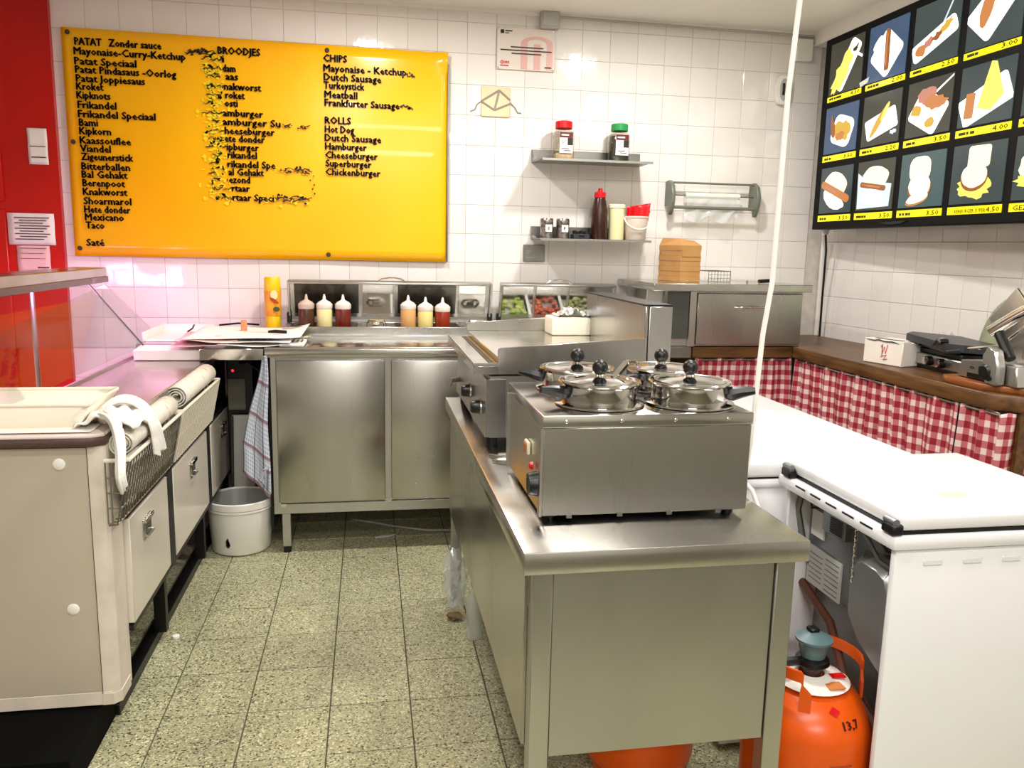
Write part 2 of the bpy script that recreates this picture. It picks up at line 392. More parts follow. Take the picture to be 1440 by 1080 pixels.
# ------------------------------------------------------------ yellow menu board
mbd = thing('menu_board', 'large glossy yellow menu board with black lettering on tiled wall', 'sign', (-.52, D-.02, 1.34))
def sgn(u, v):
    x = -1.448+u*1.86; z = 1.343+v*1.085 - .012*u*v
    y = D-.016 - .006*math.sin(u*5.2)**2 - (.03*max(0, (u-.965)/.035)*max(0, (v-.9)/.1))
    return (x-.004*(1-v), y, z)
put('board', MB().surf(sgn, 60, 20), YEL, mbd, solid=.006)
put('edge_strip', MB().box(.412, .420, D-.03, D-.006, 1.345, 2.36, .001), STEELD, mbd)
Yt = D-.030
LINES = [('PATAT', -1.389, -1.264, 2.365), ('Zonder sauce', -1.235, -0.991, 2.366), ('Mayonaise-Curry-Ketchup', -1.395, -0.88, 2.321), ('Patat Speciaal', -1.395, -1.11, 2.275), ('Patat Pindasaus -Oorlog', -1.394, -0.927, 2.236), ('Patat Joppiesaus', -1.393, -1.075, 2.195), ('Kroket', -1.394, -1.267, 2.158), ('Kipknots', -1.395, -1.238, 2.117), ('Frikandel', -1.393, -1.213, 2.072), ('Frikandel Speciaal', -1.394, -1.034, 2.029), ('Bami', -1.392, -1.303, 1.989), ('Kipkorn', -1.393, -1.245, 1.949), ('Kaassouflee', -1.394, -1.155, 1.905), ('Viandel', -1.395, -1.251, 1.866), ('Zigeunerstick', -1.392, -1.149, 1.827), ('Bitterballen', -1.394, -1.166, 1.781), ('Bal Gehakt', -1.395, -1.18, 1.742), ('Berenpoot', -1.394, -1.194, 1.701), ('Knakworst', -1.395, -1.185, 1.659), ('Shoarmarol', -1.394, -1.169, 1.614), ('Hete donder', -1.394, -1.176, 1.573), ('Mexicano', -1.393, -1.208, 1.535), ('Taco', -1.392, -1.302, 1.495), ('Saté', -1.394, -1.307, 1.41), ('BROODJES', -0.731, -0.525, 2.362), ('i', -0.712, -0.699, 2.323), ('dam', -0.711, -0.646, 2.279), ('aas', -0.698, -0.635, 2.241), ('nakworst', -0.707, -0.525, 2.193), ('roket', -0.702, -0.606, 2.152), ('osti', -0.707, -0.641, 2.113), ('amburger', -0.718, -0.519, 2.066), ('amburger Su', -0.72, -0.436, 2.023), ('heeseburger', -0.711, -0.465, 1.98), ('ete donder', -0.713, -0.515, 1.942), ('ipburger', -0.704, -0.545, 1.901), ('rikandel', -0.702, -0.556, 1.862), ('rikandel Spe', -0.704, -0.466, 1.817), ('al Gehakt', -0.701, -0.524, 1.778), ('ezond', -0.699, -0.593, 1.74), ('rtaar', -0.687, -0.595, 1.698), ('rtaar Speci', -0.685, -0.478, 1.652), ('CHIPS', -0.22, -0.1, 2.356), ('Mayonaise - Ketchup', -0.221, 0.201, 2.308), ('Dutch Sausage', -0.22, 0.072, 2.265), ('Turkeystick', -0.221, -0.014, 2.225), ('Meatball', -0.218, -0.05, 2.18), ('Frankfurter Sausage', -0.218, 0.164, 2.14), ('ROLLS', -0.218, -0.084, 2.053), ('Hot Dog', -0.219, -0.068, 2.009), ('Dutch Sausage', -0.22, 0.07, 1.967), ('Hamburger', -0.219, -0.005, 1.924), ('Cheeseburger', -0.219, 0.051, 1.881), ('Superburger', -0.218, 0.019, 1.839), ('Chickenburger', -0.219, 0.065, 1.796)]
for t, a, b, z in LINES:
    putme('lettering', text_mesh(t, a, b, .034, lambda u, q, z=z: Vector((u, Yt, z-.017+q)), .055), INK, mbd)
for x, z in ((-1.418, 2.405), (-.2, 2.394), (-1.424, 1.895), (-1.426, 1.38), (-.21, 1.371)):
    put('screw', MB().lathe([(0, -.008), (.009, -.006), (.012, 0)], (x, Yt+.004, z), 12, 'Y'), DINK, mbd)
# torn, scribbled remains beside the middle column
SC = mat('bright_yellow_scrap', 'ffe022', .3, var=.1)
mb1, mb2 = MB(), MB()
rows = [z for t, a, b, z in LINES[25:42]]
def scrap(mb, x, z, w, h, y):
    n = random.randint(4, 6); vs = []
    for k in range(n):
        a = 2*PI*k/n; r = random.uniform(.4, 1); vs.append(mb.bm.verts.new((x+w*r*math.cos(a), y, z+h*r*math.sin(a))))
    mb.bm.faces.new(vs)
starts = [a for t, a, b, z in LINES[25:42]]
def scribble(x0, x1, z, amp=.010):
    n = max(3, int((x1-x0)/.012)); pts = [(x0+(x1-x0)*k/n+random.uniform(-.003, .003), Yt-.001, z+random.uniform(-amp, amp)) for k in range(n+1)]
    mb1.tube(pts, [random.uniform(.0015, .0045) for _ in pts], 4)
for z, a in zip(rows, starts):
    x = a-random.uniform(.075, .10)
    while x < a-.006:
        e = min(a-.003, x+random.uniform(.018, .04))
        if random.random() < .8: scribble(x, e, z-.003, .009)
        x = e+.004
    for k in range(14): scrap(mb2, -.755+random.gauss(0, .028), z+random.gauss(0, .016), random.uniform(.008, .020), random.uniform(.006, .018), Yt+.0008)
scribble(-.885, -.735, 2.345, .013); scribble(-.87, -.74, 2.352, .013); scribble(-.43, -.385, 2.018, .010); scribble(-.34, -.29, 2.018, .006); scribble(-.46, -.295, 1.800, .010); scribble(-.36, -.30, 1.79, .012)
scribble(-.475, -.30, 1.650, .010); scribble(-.40, -.30, 1.660, .010); scribble(.165, .215, 2.138, .008); scribble(.20, .235, 2.296, .009)
for k in range(16): scrap(mb1, -.87+random.random()*.15, 2.345+random.gauss(0, .010), .010, .009, Yt-.001)
for k in range(22): scrap(mb1, -.47+random.random()*.17, 1.655+random.gauss(0, .010), .009, .008, Yt-.001)
for k in range(14): scrap(mb1, -.46+random.random()*.16, 1.80+random.gauss(0, .010), .009, .008, Yt-.001)
for k in range(14): scrap(mb1, -.435+random.random()*.13, 2.010+random.gauss(0, .006), .008, .006, Yt-.001)
for k in range(7): scrap(mb1, -.295+random.random()*.02, 1.66+k*.022, .006, .008, Yt-.001)
for k in range(10): scrap(mb1, .165+random.random()*.07, 2.135+random.gauss(0, .006), .007, .009, Yt-.001)
for k in range(10): scrap(mb1, .17+random.random()*.07, 2.300+random.gauss(0, .006), .007, .009, Yt-.001)
for k in range(26): scrap(mb2, -.74+random.random()*.44, 1.645+random.gauss(0, .012), .014, .010, Yt+.0008)
o = put('worn_marks', mb1, INK, mbd, smooth=0); o['kind'] = 'stuff'
o = put('scrap_flecks', mb2, SC, mbd, smooth=0); o['kind'] = 'stuff'
# papers on the red panel
def sheet(name, label, x0, x1, z0, z1, col, lines, lcol=DINK, y=D-.034, cat='paper', curl=.004):
    t = thing(name, label, cat, ((x0+x1)/2, y, z0))
    put('sheet', MB().surf(lambda a, b: (x0+a*(x1-x0), y-curl*math.sin(b*PI*1.4)**2, z0+b*(z1-z0)), 6, 8), col, t, solid=.0008)
    mb = MB()
    for (u0, u1, v, h) in lines:
        mb.box(x0+u0*(x1-x0), x0+u1*(x1-x0), y-curl-.0018, y-curl-.001, z0+(v-h/2)*(z1-z0), z0+(v+h/2)*(z1-z0))
    put('printed_lines', mb, lcol, t, smooth=0)
    return t
sheet('paper_note', 'small white paper note high on the red panel', -1.626, -1.538, 1.78, 1.95, PAPER, [(.1, .9, .5, .02), (.15, .9, .2, .025)])
rl = [(.15+.1*(k % 2), .9-.07*(k % 3), .86-k*.085, .028) for k in range(9)]
sheet('notice_sheet', 'wide white typed notice on the red panel, above a smaller sheet', -1.745, -1.532, 1.392, 1.545, PAPER, rl)
sheet('notice_sheet', 'faded pinkish sheet on the red panel, below the typed notice', -1.712, -1.562, 1.262, 1.388, PINKP, [(.1, .9, .9, .02), (.1, .8, .7, .015), (.1, .85, .5, .015), (.6, .95, .15, .05)], BROWN)
# plastic notice sign
ns = thing('notice_sign', 'clear plastic notice with pale pink arch design beside yellow board', 'sign', (.83, D-.01, 2.356))
NS0 = mat('pale_sign_ground', 'e6dcd2', .15); NS1 = mat('pale_pink_print', 'e2b3ad', .2)
put('plate', MB().box(.672, .984, D-.012, D-.004, 2.356, 2.567, .002), NS0, ns)
for a, b in ((.80, .835), (.87, .905), (.94, .972)): put('pink_stripe', MB().box(a, b, D-.0138, D-.012, 2.362, 2.49), NS1, ns)
mb = MB()
for k in range(12):
    a = PI*k/12; b2 = PI*(k+1)/12
    P = lambda r, t: (.886+r*math.cos(t), 2.49+r*.45*math.sin(t))
    q = [P(.086, a), P(.086, b2), P(.055, b2), P(.055, a)]
    vs = [mb.bm.verts.new((x, D-.0138, z)) for x, z in q]; mb.bm.faces.new(vs)
put('pink_arch', mb, NS1, ns)
mb = MB()
for k, (a, b) in enumerate(((.745, .92), (.69, .965), (.75, .91))): mb.box(a, b, D-.0148, D-.0142, 2.467-k*.016, 2.473-k*.016)
mb.box(.715, .752, D-.0148, D-.0142, 2.546, 2.552); mb.box(.715, .735, D-.0148, D-.0142, 2.536, 2.540); mb.box(.93, .965, D-.0148, D-.0142, 2.371, 2.378)
put('printed_lines', mb, DINK, ns, smooth=0)
put('logo', MB().box(.690, .708, D-.0148, D-.0142, 2.536, 2.554), INK, ns)
put('logo', MB().lathe([(.0045, 0), (.009, 0)], (.700, D-.0145, 2.392), 16, 'Y'), REDP, ns)
mb = MB()
for k in range(3): mb.box(.714+k*.009, .719+k*.009, D-.0148, D-.0142, 2.386, 2.398)
mb.box(.690, .735, D-.0148, D-.0142, 2.373, 2.378)
put('red_print', mb, REDP, ns, smooth=0)
for x, z in ((.68, 2.56), (.976, 2.56), (.68, 2.363), (.976, 2.363)): put('screw', MB().lathe([(0, -.003), (.004, 0)], (x, D-.012, z), 8, 'Y'), CHROME, ns)
# decorated tile
dt = thing('decorated_tile', 'cream wall tile with grey line rhombus drawing below the notice', 'tile', (.67, D-.01, 2.11))
put('tile_plate', MB().box(.592, .748, D-.010, D-.001, 2.112, 2.266, .003), mat('cream_tile', 'e3cfa4', .25, var=.05), dt)
LG = mat('grey_line_glaze', '9a9186', .3)
for a, b in (((.592, 2.188), (.688, 2.248)), ((.592, 2.188), (.664, 2.146)), ((.664, 2.146), (.748, 2.182)), ((.688, 2.248), (.748, 2.20)), ((.688, 2.248), (.664, 2.146))):
    put('line', MB().tube([(a[0], D-.0105, a[1]), (b[0], D-.0105, b[1])], .0055, 6), LG, dt)
for p in ([(.592, .188), (.57, .17), (.56, .145), (.535, .135)], [(.748, .19), (.775, .165), (.79, .14), (.81, .138)]):
    put('line', MB().tube([(x, D-.001, 2+z) for x, z in p], .004, 6), LG, dt)
# grey outlet plate
op = thing('outlet_plate', 'small square grey metal plate on tiles under the lower shelf', 'plate', (.898, D-.005, 1.354))
put('plate', MB().box(.838, .958, D-.012, D-.001, 1.354, 1.446, .002), STEELD, op)
put('engraving', MB().box(.853, .885, D-.0128, D-.011, 1.41, 1.412).box(.853, .875, D-.0128, D-.011, 1.40, 1.402).box(.853, .90, D-.0128, D-.011, 1.375, 1.377), LGREY, op)
# key box and slim details
kb = thing('key_holder', 'oval white wall holder with black slot near the hanging cord', 'holder', (2.30, D-.02, 2.25))
put('body', MB().prism([(2.298+.042*math.copysign(abs(math.cos(a))**.6, math.cos(a)), 2.33+.08*math.copysign(abs(math.sin(a))**.6, math.sin(a))) for a in [2*PI*k/24 for k in range(24)]], 'Y', D-.035, D-.001, .004), WHITE, kb)
put('recess', MB().prism([(2.298+.026*math.cos(a), 2.33+.06*math.sin(a)) for a in [2*PI*k/20 for k in range(20)]], 'Y', D-.039, D-.034), LGREY, kb)
put('slot', MB().box(2.285, 2.300, D-.044, D-.038, 2.30, 2.365, .003), BLACK, kb)
# steel wall shelves with flange
def shelf(label, x0, x1, z, yf, tip):
    t = thing('wall_shelf', label, 'shelf', ((x0+x1)/2, D, z), 'steel shelves on the back wall')
    put('shelf_plate', MB().prism([(x0, D-.001), (x0+.01, yf), (tip, yf), (x1, D-.001)], 'Z', z-.004, z, .0006), STEELD, t)
    put('back_flange', MB().box(x0, x1, D-.006, D-.001, z, z+.066, .001), STEELD, t)
    put('end_gusset', MB().prism([(D-.004, z), (D-.004, z+.066), (D-.04, z+.02), (yf+.06, z+.003)], 'X', x0, x0+.004), STEELD, t)
    put('front_lip', MB().box(x0+.01, tip, yf-.003, yf, z-.012, z, .0005), STEELV, t)
    return t
shelf('upper steel wall shelf with the two spice jars', .872, 1.485, 1.887, 4.20, 1.478)
shelf('lower steel wall shelf with shakers, sauce bottle and bucket', .878, 1.504, 1.480, 4.22, 1.495)
# spice jars
def spice(x, lid, fill, label, fh):
    t = thing('spice_jar', label, 'jar', (x, 4.335, 1.8875), 'spice jars on the upper shelf')
    pr = lambda w: [(x-w+.010, 4.335-w*.8), (x+w-.010, 4.335-w*.8), (x+w, 4.335-w*.8+.01), (x+w, 4.335+w*.8-.01), (x+w-.01, 4.335+w*.8), (x-w+.01, 4.335+w*.8), (x-w, 4.335+w*.8-.01), (x-w, 4.335-w*.8+.01)]
    put('jar_body', MB().prism(pr(.052), 'Z', 1.8878, 2.035, .004), JAR, t)
    put('contents', MB().prism(pr(.047), 'Z', 1.891, fh, .003), fill, t)
    put('shoulder', MB().lathe([(.052, 2.032), (.046, 2.048), (.042, 2.055)], (x, 4.335, 0), 20), JAR, t)
    put('lid', MB().lathe([(.044, 2.052), (.046, 2.054), (.046, 2.086), (.042, 2.090), (0, 2.090)], (x, 4.335, 0), 24), lid, t)
    put('label_paper', MB().box(x-.030, x+.040, 4.335-.0445, 4.335-.0425, 1.925, 2.03), PAPER, t)
    put('label_band', MB().box(x-.030, x+.040, 4.335-.0458, 4.335-.0446, 2.003, 2.03), mat('dark_red_label', '5a1018', .5), t)
    put('label_patch', MB().box(x+.012, x+.040, 4.335-.0458, 4.335-.0446, 1.965, 2.002), INK, t)
    put('label_mark', MB().tube([(x-.02, 4.2895, 1.985), (x-.013, 4.2895, 1.972), (x, 4.2895, 1.992)], .0015, 5), INK, t)
    put('label_lines', MB().box(x-.02, x+.02, 4.335-.0458, 4.335-.0446, 1.945, 1.949).box(x-.005, x+.03, 4.335-.0458, 4.335-.0446, 1.935, 1.939), DINK, t)
    put('label_lines', MB().box(x-.022, x+.018, 4.335-.0462, 4.335-.0458, 2.013, 2.020), PAPER, t)
spice(1.022, REDP, mat('tan_spice', 'cdb48c', .9, var=.3, scale=60), 'spice jar with red lid and pale tan contents', 1.925)
spice(1.328, GREENP, mat('dark_green_herb', '3a3a22', .9, var=.6, scale=90), 'spice jar with green lid and dark dried herbs', 2.025)
# lower shelf goods
ZS = 1.4805
t = thing('sauce_bottle', 'tall brown sauce bottle with red cap on the lower shelf', 'bottle', (1.233, 4.33, ZS))
put('bottle_body', MB().lathe([(0, 0), (.042, 0), (.046, .006), (.046, .09), (.043, .15), (.033, .205), (.028, .222), (.025, .228)], (1.233, 4.33, ZS)), mat('brown_sauce', '33190e', .25), t)
put('cap', MB().lathe([(.031, .222), (.032, .226), (.031, .25), (.014, .256), (.011, .272), (0, .273)], (1.233, 4.33, ZS)), REDP, t)
t = thing('sauce_tub', 'pale cream cylinder tub beside the brown bottle', 'tub', (1.33, 4.33, ZS))
put('tub_body', MB().lathe([(0, 0), (.040, 0), (.042, .005), (.043, .168)], (1.33, 4.33, ZS)), mat('cream_plastic', 'e6dfae', .35), t)
put('rim', MB().lathe([(.043, .168), (.047, .170), (.047, .186), (.040, .190), (0, .190)], (1.33, 4.33, ZS)), mat('cream_lid', 'ece7c8', .35), t)
t = thing('small_bucket', 'small translucent bucket with white handle on lower shelf', 'bucket', (1.437, 4.325, ZS))
put('bucket_body', MB().lathe([(0, 0), (.052, 0), (.056, .004), (.068, .118), (.072, .120), (.072, .128), (.066, .128), (.052, .01), (0, .008)], (1.437, 4.325, ZS)), mat('milky_plastic', 'd9cbbd', .35), t)
put('handle', MB().tube([(1.437+.073*math.cos(a), 4.325-.045*math.sin(a)-.03, ZS+.118-.06*math.sin(a)) for a in [PI*k/14 for k in range(15)]], .004, 6), WHITE, t)
t = thing('scoop', 'red plastic scoop standing in the small bucket', 'scoop', (1.437, 4.325, ZS+.01))
put('blade', MB().surf(lambda a, b: (1.385+a*.115+.01*b, 4.30+.03*math.sin(a*PI), ZS+.105+.095*b-.02*(1-a)*b), 8, 6), REDP, t, solid=.003)
put('blade_side', MB().box(1.385, 1.495, 4.325, 4.332, ZS+.10, ZS+.175, .002), REDP, t)
put('handle', MB().tube([(1.49, 4.325, ZS+.11), (1.515, 4.325, ZS+.16)], .006, 8), STEELD, t)
def shaker(x, ch, label):
    t = thing('shaker', label, 'shaker', (x, 4.335, ZS), 'metal shakers on the lower shelf')
    put('shaker_body', MB().lathe([(0, 0), (.034, 0), (.035, .003), (.035, .075), (.036, .078), (.036, .100), (.032, .106), (0, .108)], (x, 4.335, ZS)), mat('patterned_dark_steel', '6d6a66', .3, .9, color2='b8b0a8', scale=70), t)
    put('label_paper', MB().box(x-.014, x+.022, 4.335-.0375, 4.335-.0355, ZS+.035, ZS+.072), PAPER, t)
    putme('lettering', text_mesh(ch, x-.002, x+.009, .016, lambda u, q: Vector((u, 4.335-.0380, ZS+.045+q)), .05), INK, t)
shaker(.943, 'S', 'metal shaker marked S, leftmost on the lower shelf')
shaker(1.032, 'P', 'metal shaker marked P on the lower shelf')
t = thing('clip_box', 'low black plastic clip box between shakers and brown bottle', 'box', (1.125, 4.33, ZS))
put('base', MB().box(1.085, 1.175, 4.30, 4.37, ZS, ZS+.028, .003), mat('dark_grey_plastic', '2e2f34', .4), t)
for k in range(4): put('clip', MB().box(1.09+k*.018, 1.102+k*.018, 4.305, 4.35, ZS+.028, ZS+.046-.004*(k % 2), .002), BLACK, t)
put('slot', MB().box(1.115, 1.145, 4.298, 4.301, ZS+.010, ZS+.020), BLACK, t)
# film dispenser
fd = thing('film_dispenser', 'wall mounted film dispenser with grey curved ends and steel rods', 'dispenser', (1.91, D, 1.72))
GE = mat('grey_green_plastic', '6f7468', .4, var=.1)
for x in (1.652, 2.155):
    pts = [(D-.002, 1.81), (D-.05, 1.815), (D-.095, 1.79), (D-.115, 1.74), (D-.11, 1.69), (D-.09, 1.65), (D-.075, 1.625), (D-.06, 1.625), (D-.055, 1.645), (D-.075, 1.68), (D-.002, 1.68)]
    put('end_plate', MB().prism(pts, 'X', x-.011, x+.011, .003), GE, fd)
put('top_rod', MB().cyl((1.655, D-.055, 1.803), (2.15, D-.055, 1.803), .006, n=10), GE, fd)
put('front_bar', MB().cyl((1.655, D-.085, 1.668), (2.15, D-.085, 1.668), .009, n=10), GE, fd)
put('spindle', MB().cyl((1.66, D-.06, 1.735), (2.15, D-.06, 1.735), .004, n=8), STEELD, fd)
put('film_roll', MB().cyl((1.74, D-.06, 1.735), (2.06, D-.06, 1.735), .016, n=20), mat('white_film_roll', 'e4e4d8', .3), fd)
def ff(a, b):
    return (1.735+a*.32+.01*math.sin(b*7+a*5), D-.075-.012*math.sin(a*19+b*6)*b-.01*b, 1.73-b*(.125+.02*math.sin(a*11)))
put('hanging_film', MB().surf(ff, 30, 14), FILM, fd)
# ------------------------------------------------------------ backlit picture menu
XT = 2.46
tv = thing('menu_screen', 'black framed backlit picture menu with food photos on right wall', 'menu board', (XT+.04, 3.4, 1.562))
YL, YR = 4.288, 2.50
put('frame', MB().box(XT+.002, XT+.075, YR, YL, 1.562, 2.571, .004), mat('matt_black_frame', '060606', .6, spec=.2), tv)
put('bracket', MB().box(XT+.075, WRX(4.2), 4.02, 4.10, 1.70, 2.40).box(XT+.075, WRX(2.7), 2.62, 2.70, 1.70, 2.40), STEELD, tv)
put('cable_gland', MB().cyl((2.52, 4.235, 1.562), (2.52, 4.235, 1.535), .022, .012, 12), LGREY, tv)
EM = {k: emis('backlit_'+k, c, s) for k, c, s in (('slate', '3c4a4a', 1), ('blue', '3f5878', 1), ('olive', '3d3c30', 1), ('teal', '46605f', 1), ('white', 'fffdf4', 2.2), ('cream', 'fbf4d0', 1.6), ('yellow', 'f2dc08', 1.5), ('gold', 'e8b840', 1), ('brown', 'a8622e', 1), ('orange', 'd98a4a', 1), ('pink', 'd68e78', 1), ('fries', 'f0e464', 1.4), ('dark', '4a3016', .8), ('bun', 'fbf0c4', 1.6), ('greyw', 'c9d6dc', 1.5))}
DARKP = mat('dark_menu_print', '2a2a06', .5)
def rect(cu, cv, w, h, rot=0):
    c, s = math.cos(rot), math.sin(rot)
    return [(cu+x*c-y*s, cv+x*s+y*c) for x, y in ((-w/2, -h/2), (w/2, -h/2), (w/2, h/2), (-w/2, h/2))]
def rrect(cu, cv, w, h, rot=0, r=.25, n=5):
    pts = []; c, s = math.cos(rot), math.sin(rot); r = r*min(w, h)
    for qx, qy, a0 in ((w/2-r, h/2-r, 0), (-w/2+r, h/2-r, PI/2), (-w/2+r, -h/2+r, PI), (w/2-r, -h/2+r, 1.5*PI)):
        for k in range(n):
            a = a0+PI/2*k/(n-1); x, y = qx+r*math.cos(a), qy+r*math.sin(a); pts.append((cu+x*c-y*s, cv+x*s+y*c))
    return pts
def blob(cu, cv, a, b, rot=0, jag=.0, n=22, seed=1):
    rg = random.Random(seed); c, s = math.cos(rot), math.sin(rot); o = []
    for k in range(n):
        t = 2*PI*k/n; f = 1+rg.uniform(-jag, jag); x, y = a*f*math.cos(t), b*f*math.sin(t); o.append((cu+x*c-y*s, cv+x*s+y*c))
    return o
FOOD = {
 (0, 0): ('olive', [('tray', 'white', rrect(.55, .5, .98, .34, .98)), ('fries', 'fries', blob(.42, .42, .46, .17, .98, .25, 26, 3)), ('dots', 'dark', blob(.78, .76, .08, .05, .6, .4, 12, 2)), ('fork', 'white', rect(.9, .62, .22, .05, -.5))]),
 (0, 1): ('blue', [('tray', 'white', rrect(.5, .45, .66, .62, .85, .15)), ('sauce', 'cream', blob(.3, .66, .17, .12, .7, .15, 14, 4)), ('sausage', 'brown', rrect(.52, .5, .13, .72, .03, .3)), ('highlight', 'orange', rrect(.50, .52, .03, .6, .03, .3))]),
 (0, 2): ('slate', [('tray', 'white', rrect(.48, .38, 1.0, .30, .38)), ('stick', 'greyw', rect(.74, .78, .035, .62, -.45)), ('slices', 'orange', blob(.2, .26, .12, .10, 0, .15, 12, 1)), ('slices', 'pink', blob(.38, .36, .13, .08, .5, .3, 12, 7)), ('slices', 'brown', blob(.56, .42, .12, .06, .4, .3, 12, 9)), ('sauce', 'gold', blob(.74, .54, .14, .07, .6, .35, 14, 8))]),
 (0, 3): ('slate', [('tray', 'white', rrect(.52, .62, .62, 1.0, -.75, .12)), ('sauce', 'gold', blob(.76, .80, .2, .12, .3, .3, 16, 3)), ('meat', 'brown', blob(.55, .84, .09, .07, 0, .3, 12, 9)), ('snack', 'orange', blob(.36, .55, .11, .28, -.25, .06, 18, 5))]),
 (1, 0): ('blue', [('tray', 'white', rrect(.56, .45, .62, .62, -.35, .25)), ('noodles', 'gold', blob(.55, .45, .26, .20, -.3, .2, 22, 5)), ('edge', 'brown', blob(.26, .55, .06, .26, .15, .25, 16, 2)), ('noodles', 'orange', blob(.5, .35, .13, .1, .2, .25, 14, 6))]),
 (1, 1): ('olive', [('tray', 'white', rrect(.52, .4, .82, .42, .28, .12)), ('snack', 'gold', blob(.46, .45, .36, .075, .95, .05, 18, 2)), ('snack', 'fries', blob(.62, .64, .20, .05, 1.05, .15, 12, 4)), ('glare', 'greyw', blob(.86, .2, .07, .05, 0, .5, 12, 6))]),
 (1, 2): ('olive', [('tray', 'white', rrect(.5, .42, .72, .62, -.55, .12)), ('skewer', 'white', rect(.8, .83, .5, .035, .55)), ('meat', 'pink', blob(.45, .72, .2, .15, .2, .2, 16, 6)), ('meat', 'orange', blob(.66, .56, .26, .13, -.15, .2, 18, 8)), ('sauce', 'gold', blob(.24, .47, .13, .10, 0, .2, 12, 3)), ('sauce', 'gold', blob(.58, .22, .11, .10, 0, .2, 12, 4))]),
 (1, 3): ('slate', [('tray', 'white', rrect(.5, .38, .98, .5, .42, .12)), ('pastry', 'fries', [(.36, .28), (.56, 1.0), (.66, .97), (.84, .42), (.62, .2)]), ('toast', 'orange', rrect(.22, .34, .18, .42, -.05, .15))]),
 (2, 0): ('slate', [('bun', 'bun', blob(.5, .62, .36, .26, -.3, .04, 20, 1)), ('bun', 'white', blob(.45, .30, .36, .18, -.5, .08, 20, 2)), ('sausage', 'orange', rrect(.5, .46, .98, .17, -.42, .45)), ('sausage', 'pink', rrect(.36, .52, .4, .06, -.42, .45))]),
 (2, 1): ('olive', [('paper', 'greyw', [(.02, .78), (.3, .6), (.95, .5), (.92, .06), (.05, .04)]), ('bun', 'bun', blob(.52, .68, .35, .2, -.1, .04, 20, 1)), ('bun', 'white', blob(.45, .28, .3, .16, -.1, .06, 20, 2)), ('sausage', 'brown', rrect(.46, .48, .72, .11, -.18, .45)), ('sauce', 'orange', blob(.42, .49, .3, .02, -.18, .3, 14, 3))]),
 (2, 2): ('teal', [('bun', 'bun', rrect(.46, .70, .48, .46, 0, .35)), ('patty', 'brown', blob(.48, .36, .27, .25, 0, .02, 24, 2)), ('bun', 'cream', blob(.48, .39, .25, .22, 0, .02, 24, 1)), ('patty', 'orange', blob(.45, .13, .26, .09, .25, .05, 20, 3)), ('bun', 'cream', blob(.46, .17, .25, .09, .25, .05, 20, 3))]),
 (2, 3): ('slate', [('bun', 'bun', rrect(.52, .78, .42, .36, -.03, .15)), ('lettuce', 'fries', blob(.46, .26, .32, .18, 0, .2, 24, 5)), ('patty', 'brown', blob(.46, .43, .26, .23, 0, .02, 24, 2)), ('bun', 'bun', blob(.46, .47, .245, .21, 0, .02, 24, 1))]),
 (2, 4): ('slate', [('bun', 'bun', blob(.42, .5, .34, .28, .1, .1, 20, 4)), ('lettuce', 'fries', blob(.4, .3, .35, .1, 0, .3, 18, 6))]),
 (1, 4): ('slate', [('tray', 'white', rrect(.5, .42, .9, .5, .3, .12)), ('snack', 'gold', blob(.5, .5, .3, .16, .3, .1, 18, 4))]),
 (0, 4): ('blue', [('tray', 'white', rrect(.5, .42, .9, .5, .3, .12)), ('snack', 'brown', blob(.5, .5, .3, .1, .3, .1, 18, 4))]),
}
PRICE = {(0, 0): ('4,50', .72, .98), (0, 1): ('2.00', .70, .97), (0, 2): ('2.50', .70, .97), (0, 3): ('3.00', .70, .97), (1, 0): ('3.50', .68, .94), (1, 1): ('2.20', .70, .97), (1, 2): ('3.50', .70, .97), (1, 3): ('4.00', .70, .97), (2, 0): ('3.50', .68, .96), (2, 1): ('3.50', .70, .97), (2, 2): ('3.50', .70, .97), (2, 3): ('4,50', .75, .99)}
RZ = [(2.268, 2.532, 2.236, 2.262), (1.962, 2.203, 1.922, 1.952), (1.647, 1.888, 1.604, 1.636)]
for (r, c), (bg, shapes) in FOOD.items():
    y0 = 4.222-c*.3455; z0, z1, s0, s1 = RZ[r]; wd = .298
    pn = put('menu_panel', MB().box(XT-.002, XT+.003, y0-wd, y0, z0, z1), EM[bg], tv, smooth=0)
    for k, (nm, col, pts) in enumerate(shapes):
        mb = MB(); pts = [(min(1, max(0, a)), min(1, max(0, b))) for a, b in pts]; q = []
        for p in pts:
            if not q or (abs(p[0]-q[-1][0])+abs(p[1]-q[-1][1])) > 1e-4: q.append(p)
        x = XT-.003-.0006*(k+1)
        mb.bm.faces.new([mb.bm.verts.new((x, y0-a*wd, z0+b*(z1-z0))) for a, b in q]); put(nm, mb, EM[col], pn, smooth=0)
    st = put('price_strip', MB().box(XT-.002, XT+.003, y0-wd-.004, y0+.004, s0, s1), EM['yellow'], tv, smooth=0)
    f = lambda u, q, y0=y0, s0=s0: Vector((XT-.0035, y0-u*.298, s0+.005+q))
    if (r, c) in PRICE:
        t, a, b = PRICE[(r, c)]; putme('lettering', text_mesh(t, a, b, .019, f), DARKP, st)
    if (r, c) == (2, 3): putme('lettering', text_mesh('KERBURGER SUPER', .14, .74, .015, f), DARKP, st)
    elif (r, c) == (2, 4): putme('lettering', text_mesh('GEZO', .06, .42, .018, f), DARKP, st)
    else:
        mb = MB()
        for k in range(random.randint(3, 5)): mb.box(XT-.0035, XT-.0025, y0-.03-k*.022-.012*random.random(), y0-.018-k*.022, s0+.008, s0+.019)
        put('faded_print', mb, DARKP, st, smooth=0)
gl = mat('white_patch_surface', 'e8ece8', .4)
put('white_patch', MB().prism([(3.93, 2.285), (3.85, 2.30), (3.86, 2.275), (3.92, 2.262)], 'X', XT-.006, XT-.004), gl, tv)  # small white patch at the gap between two menu panels
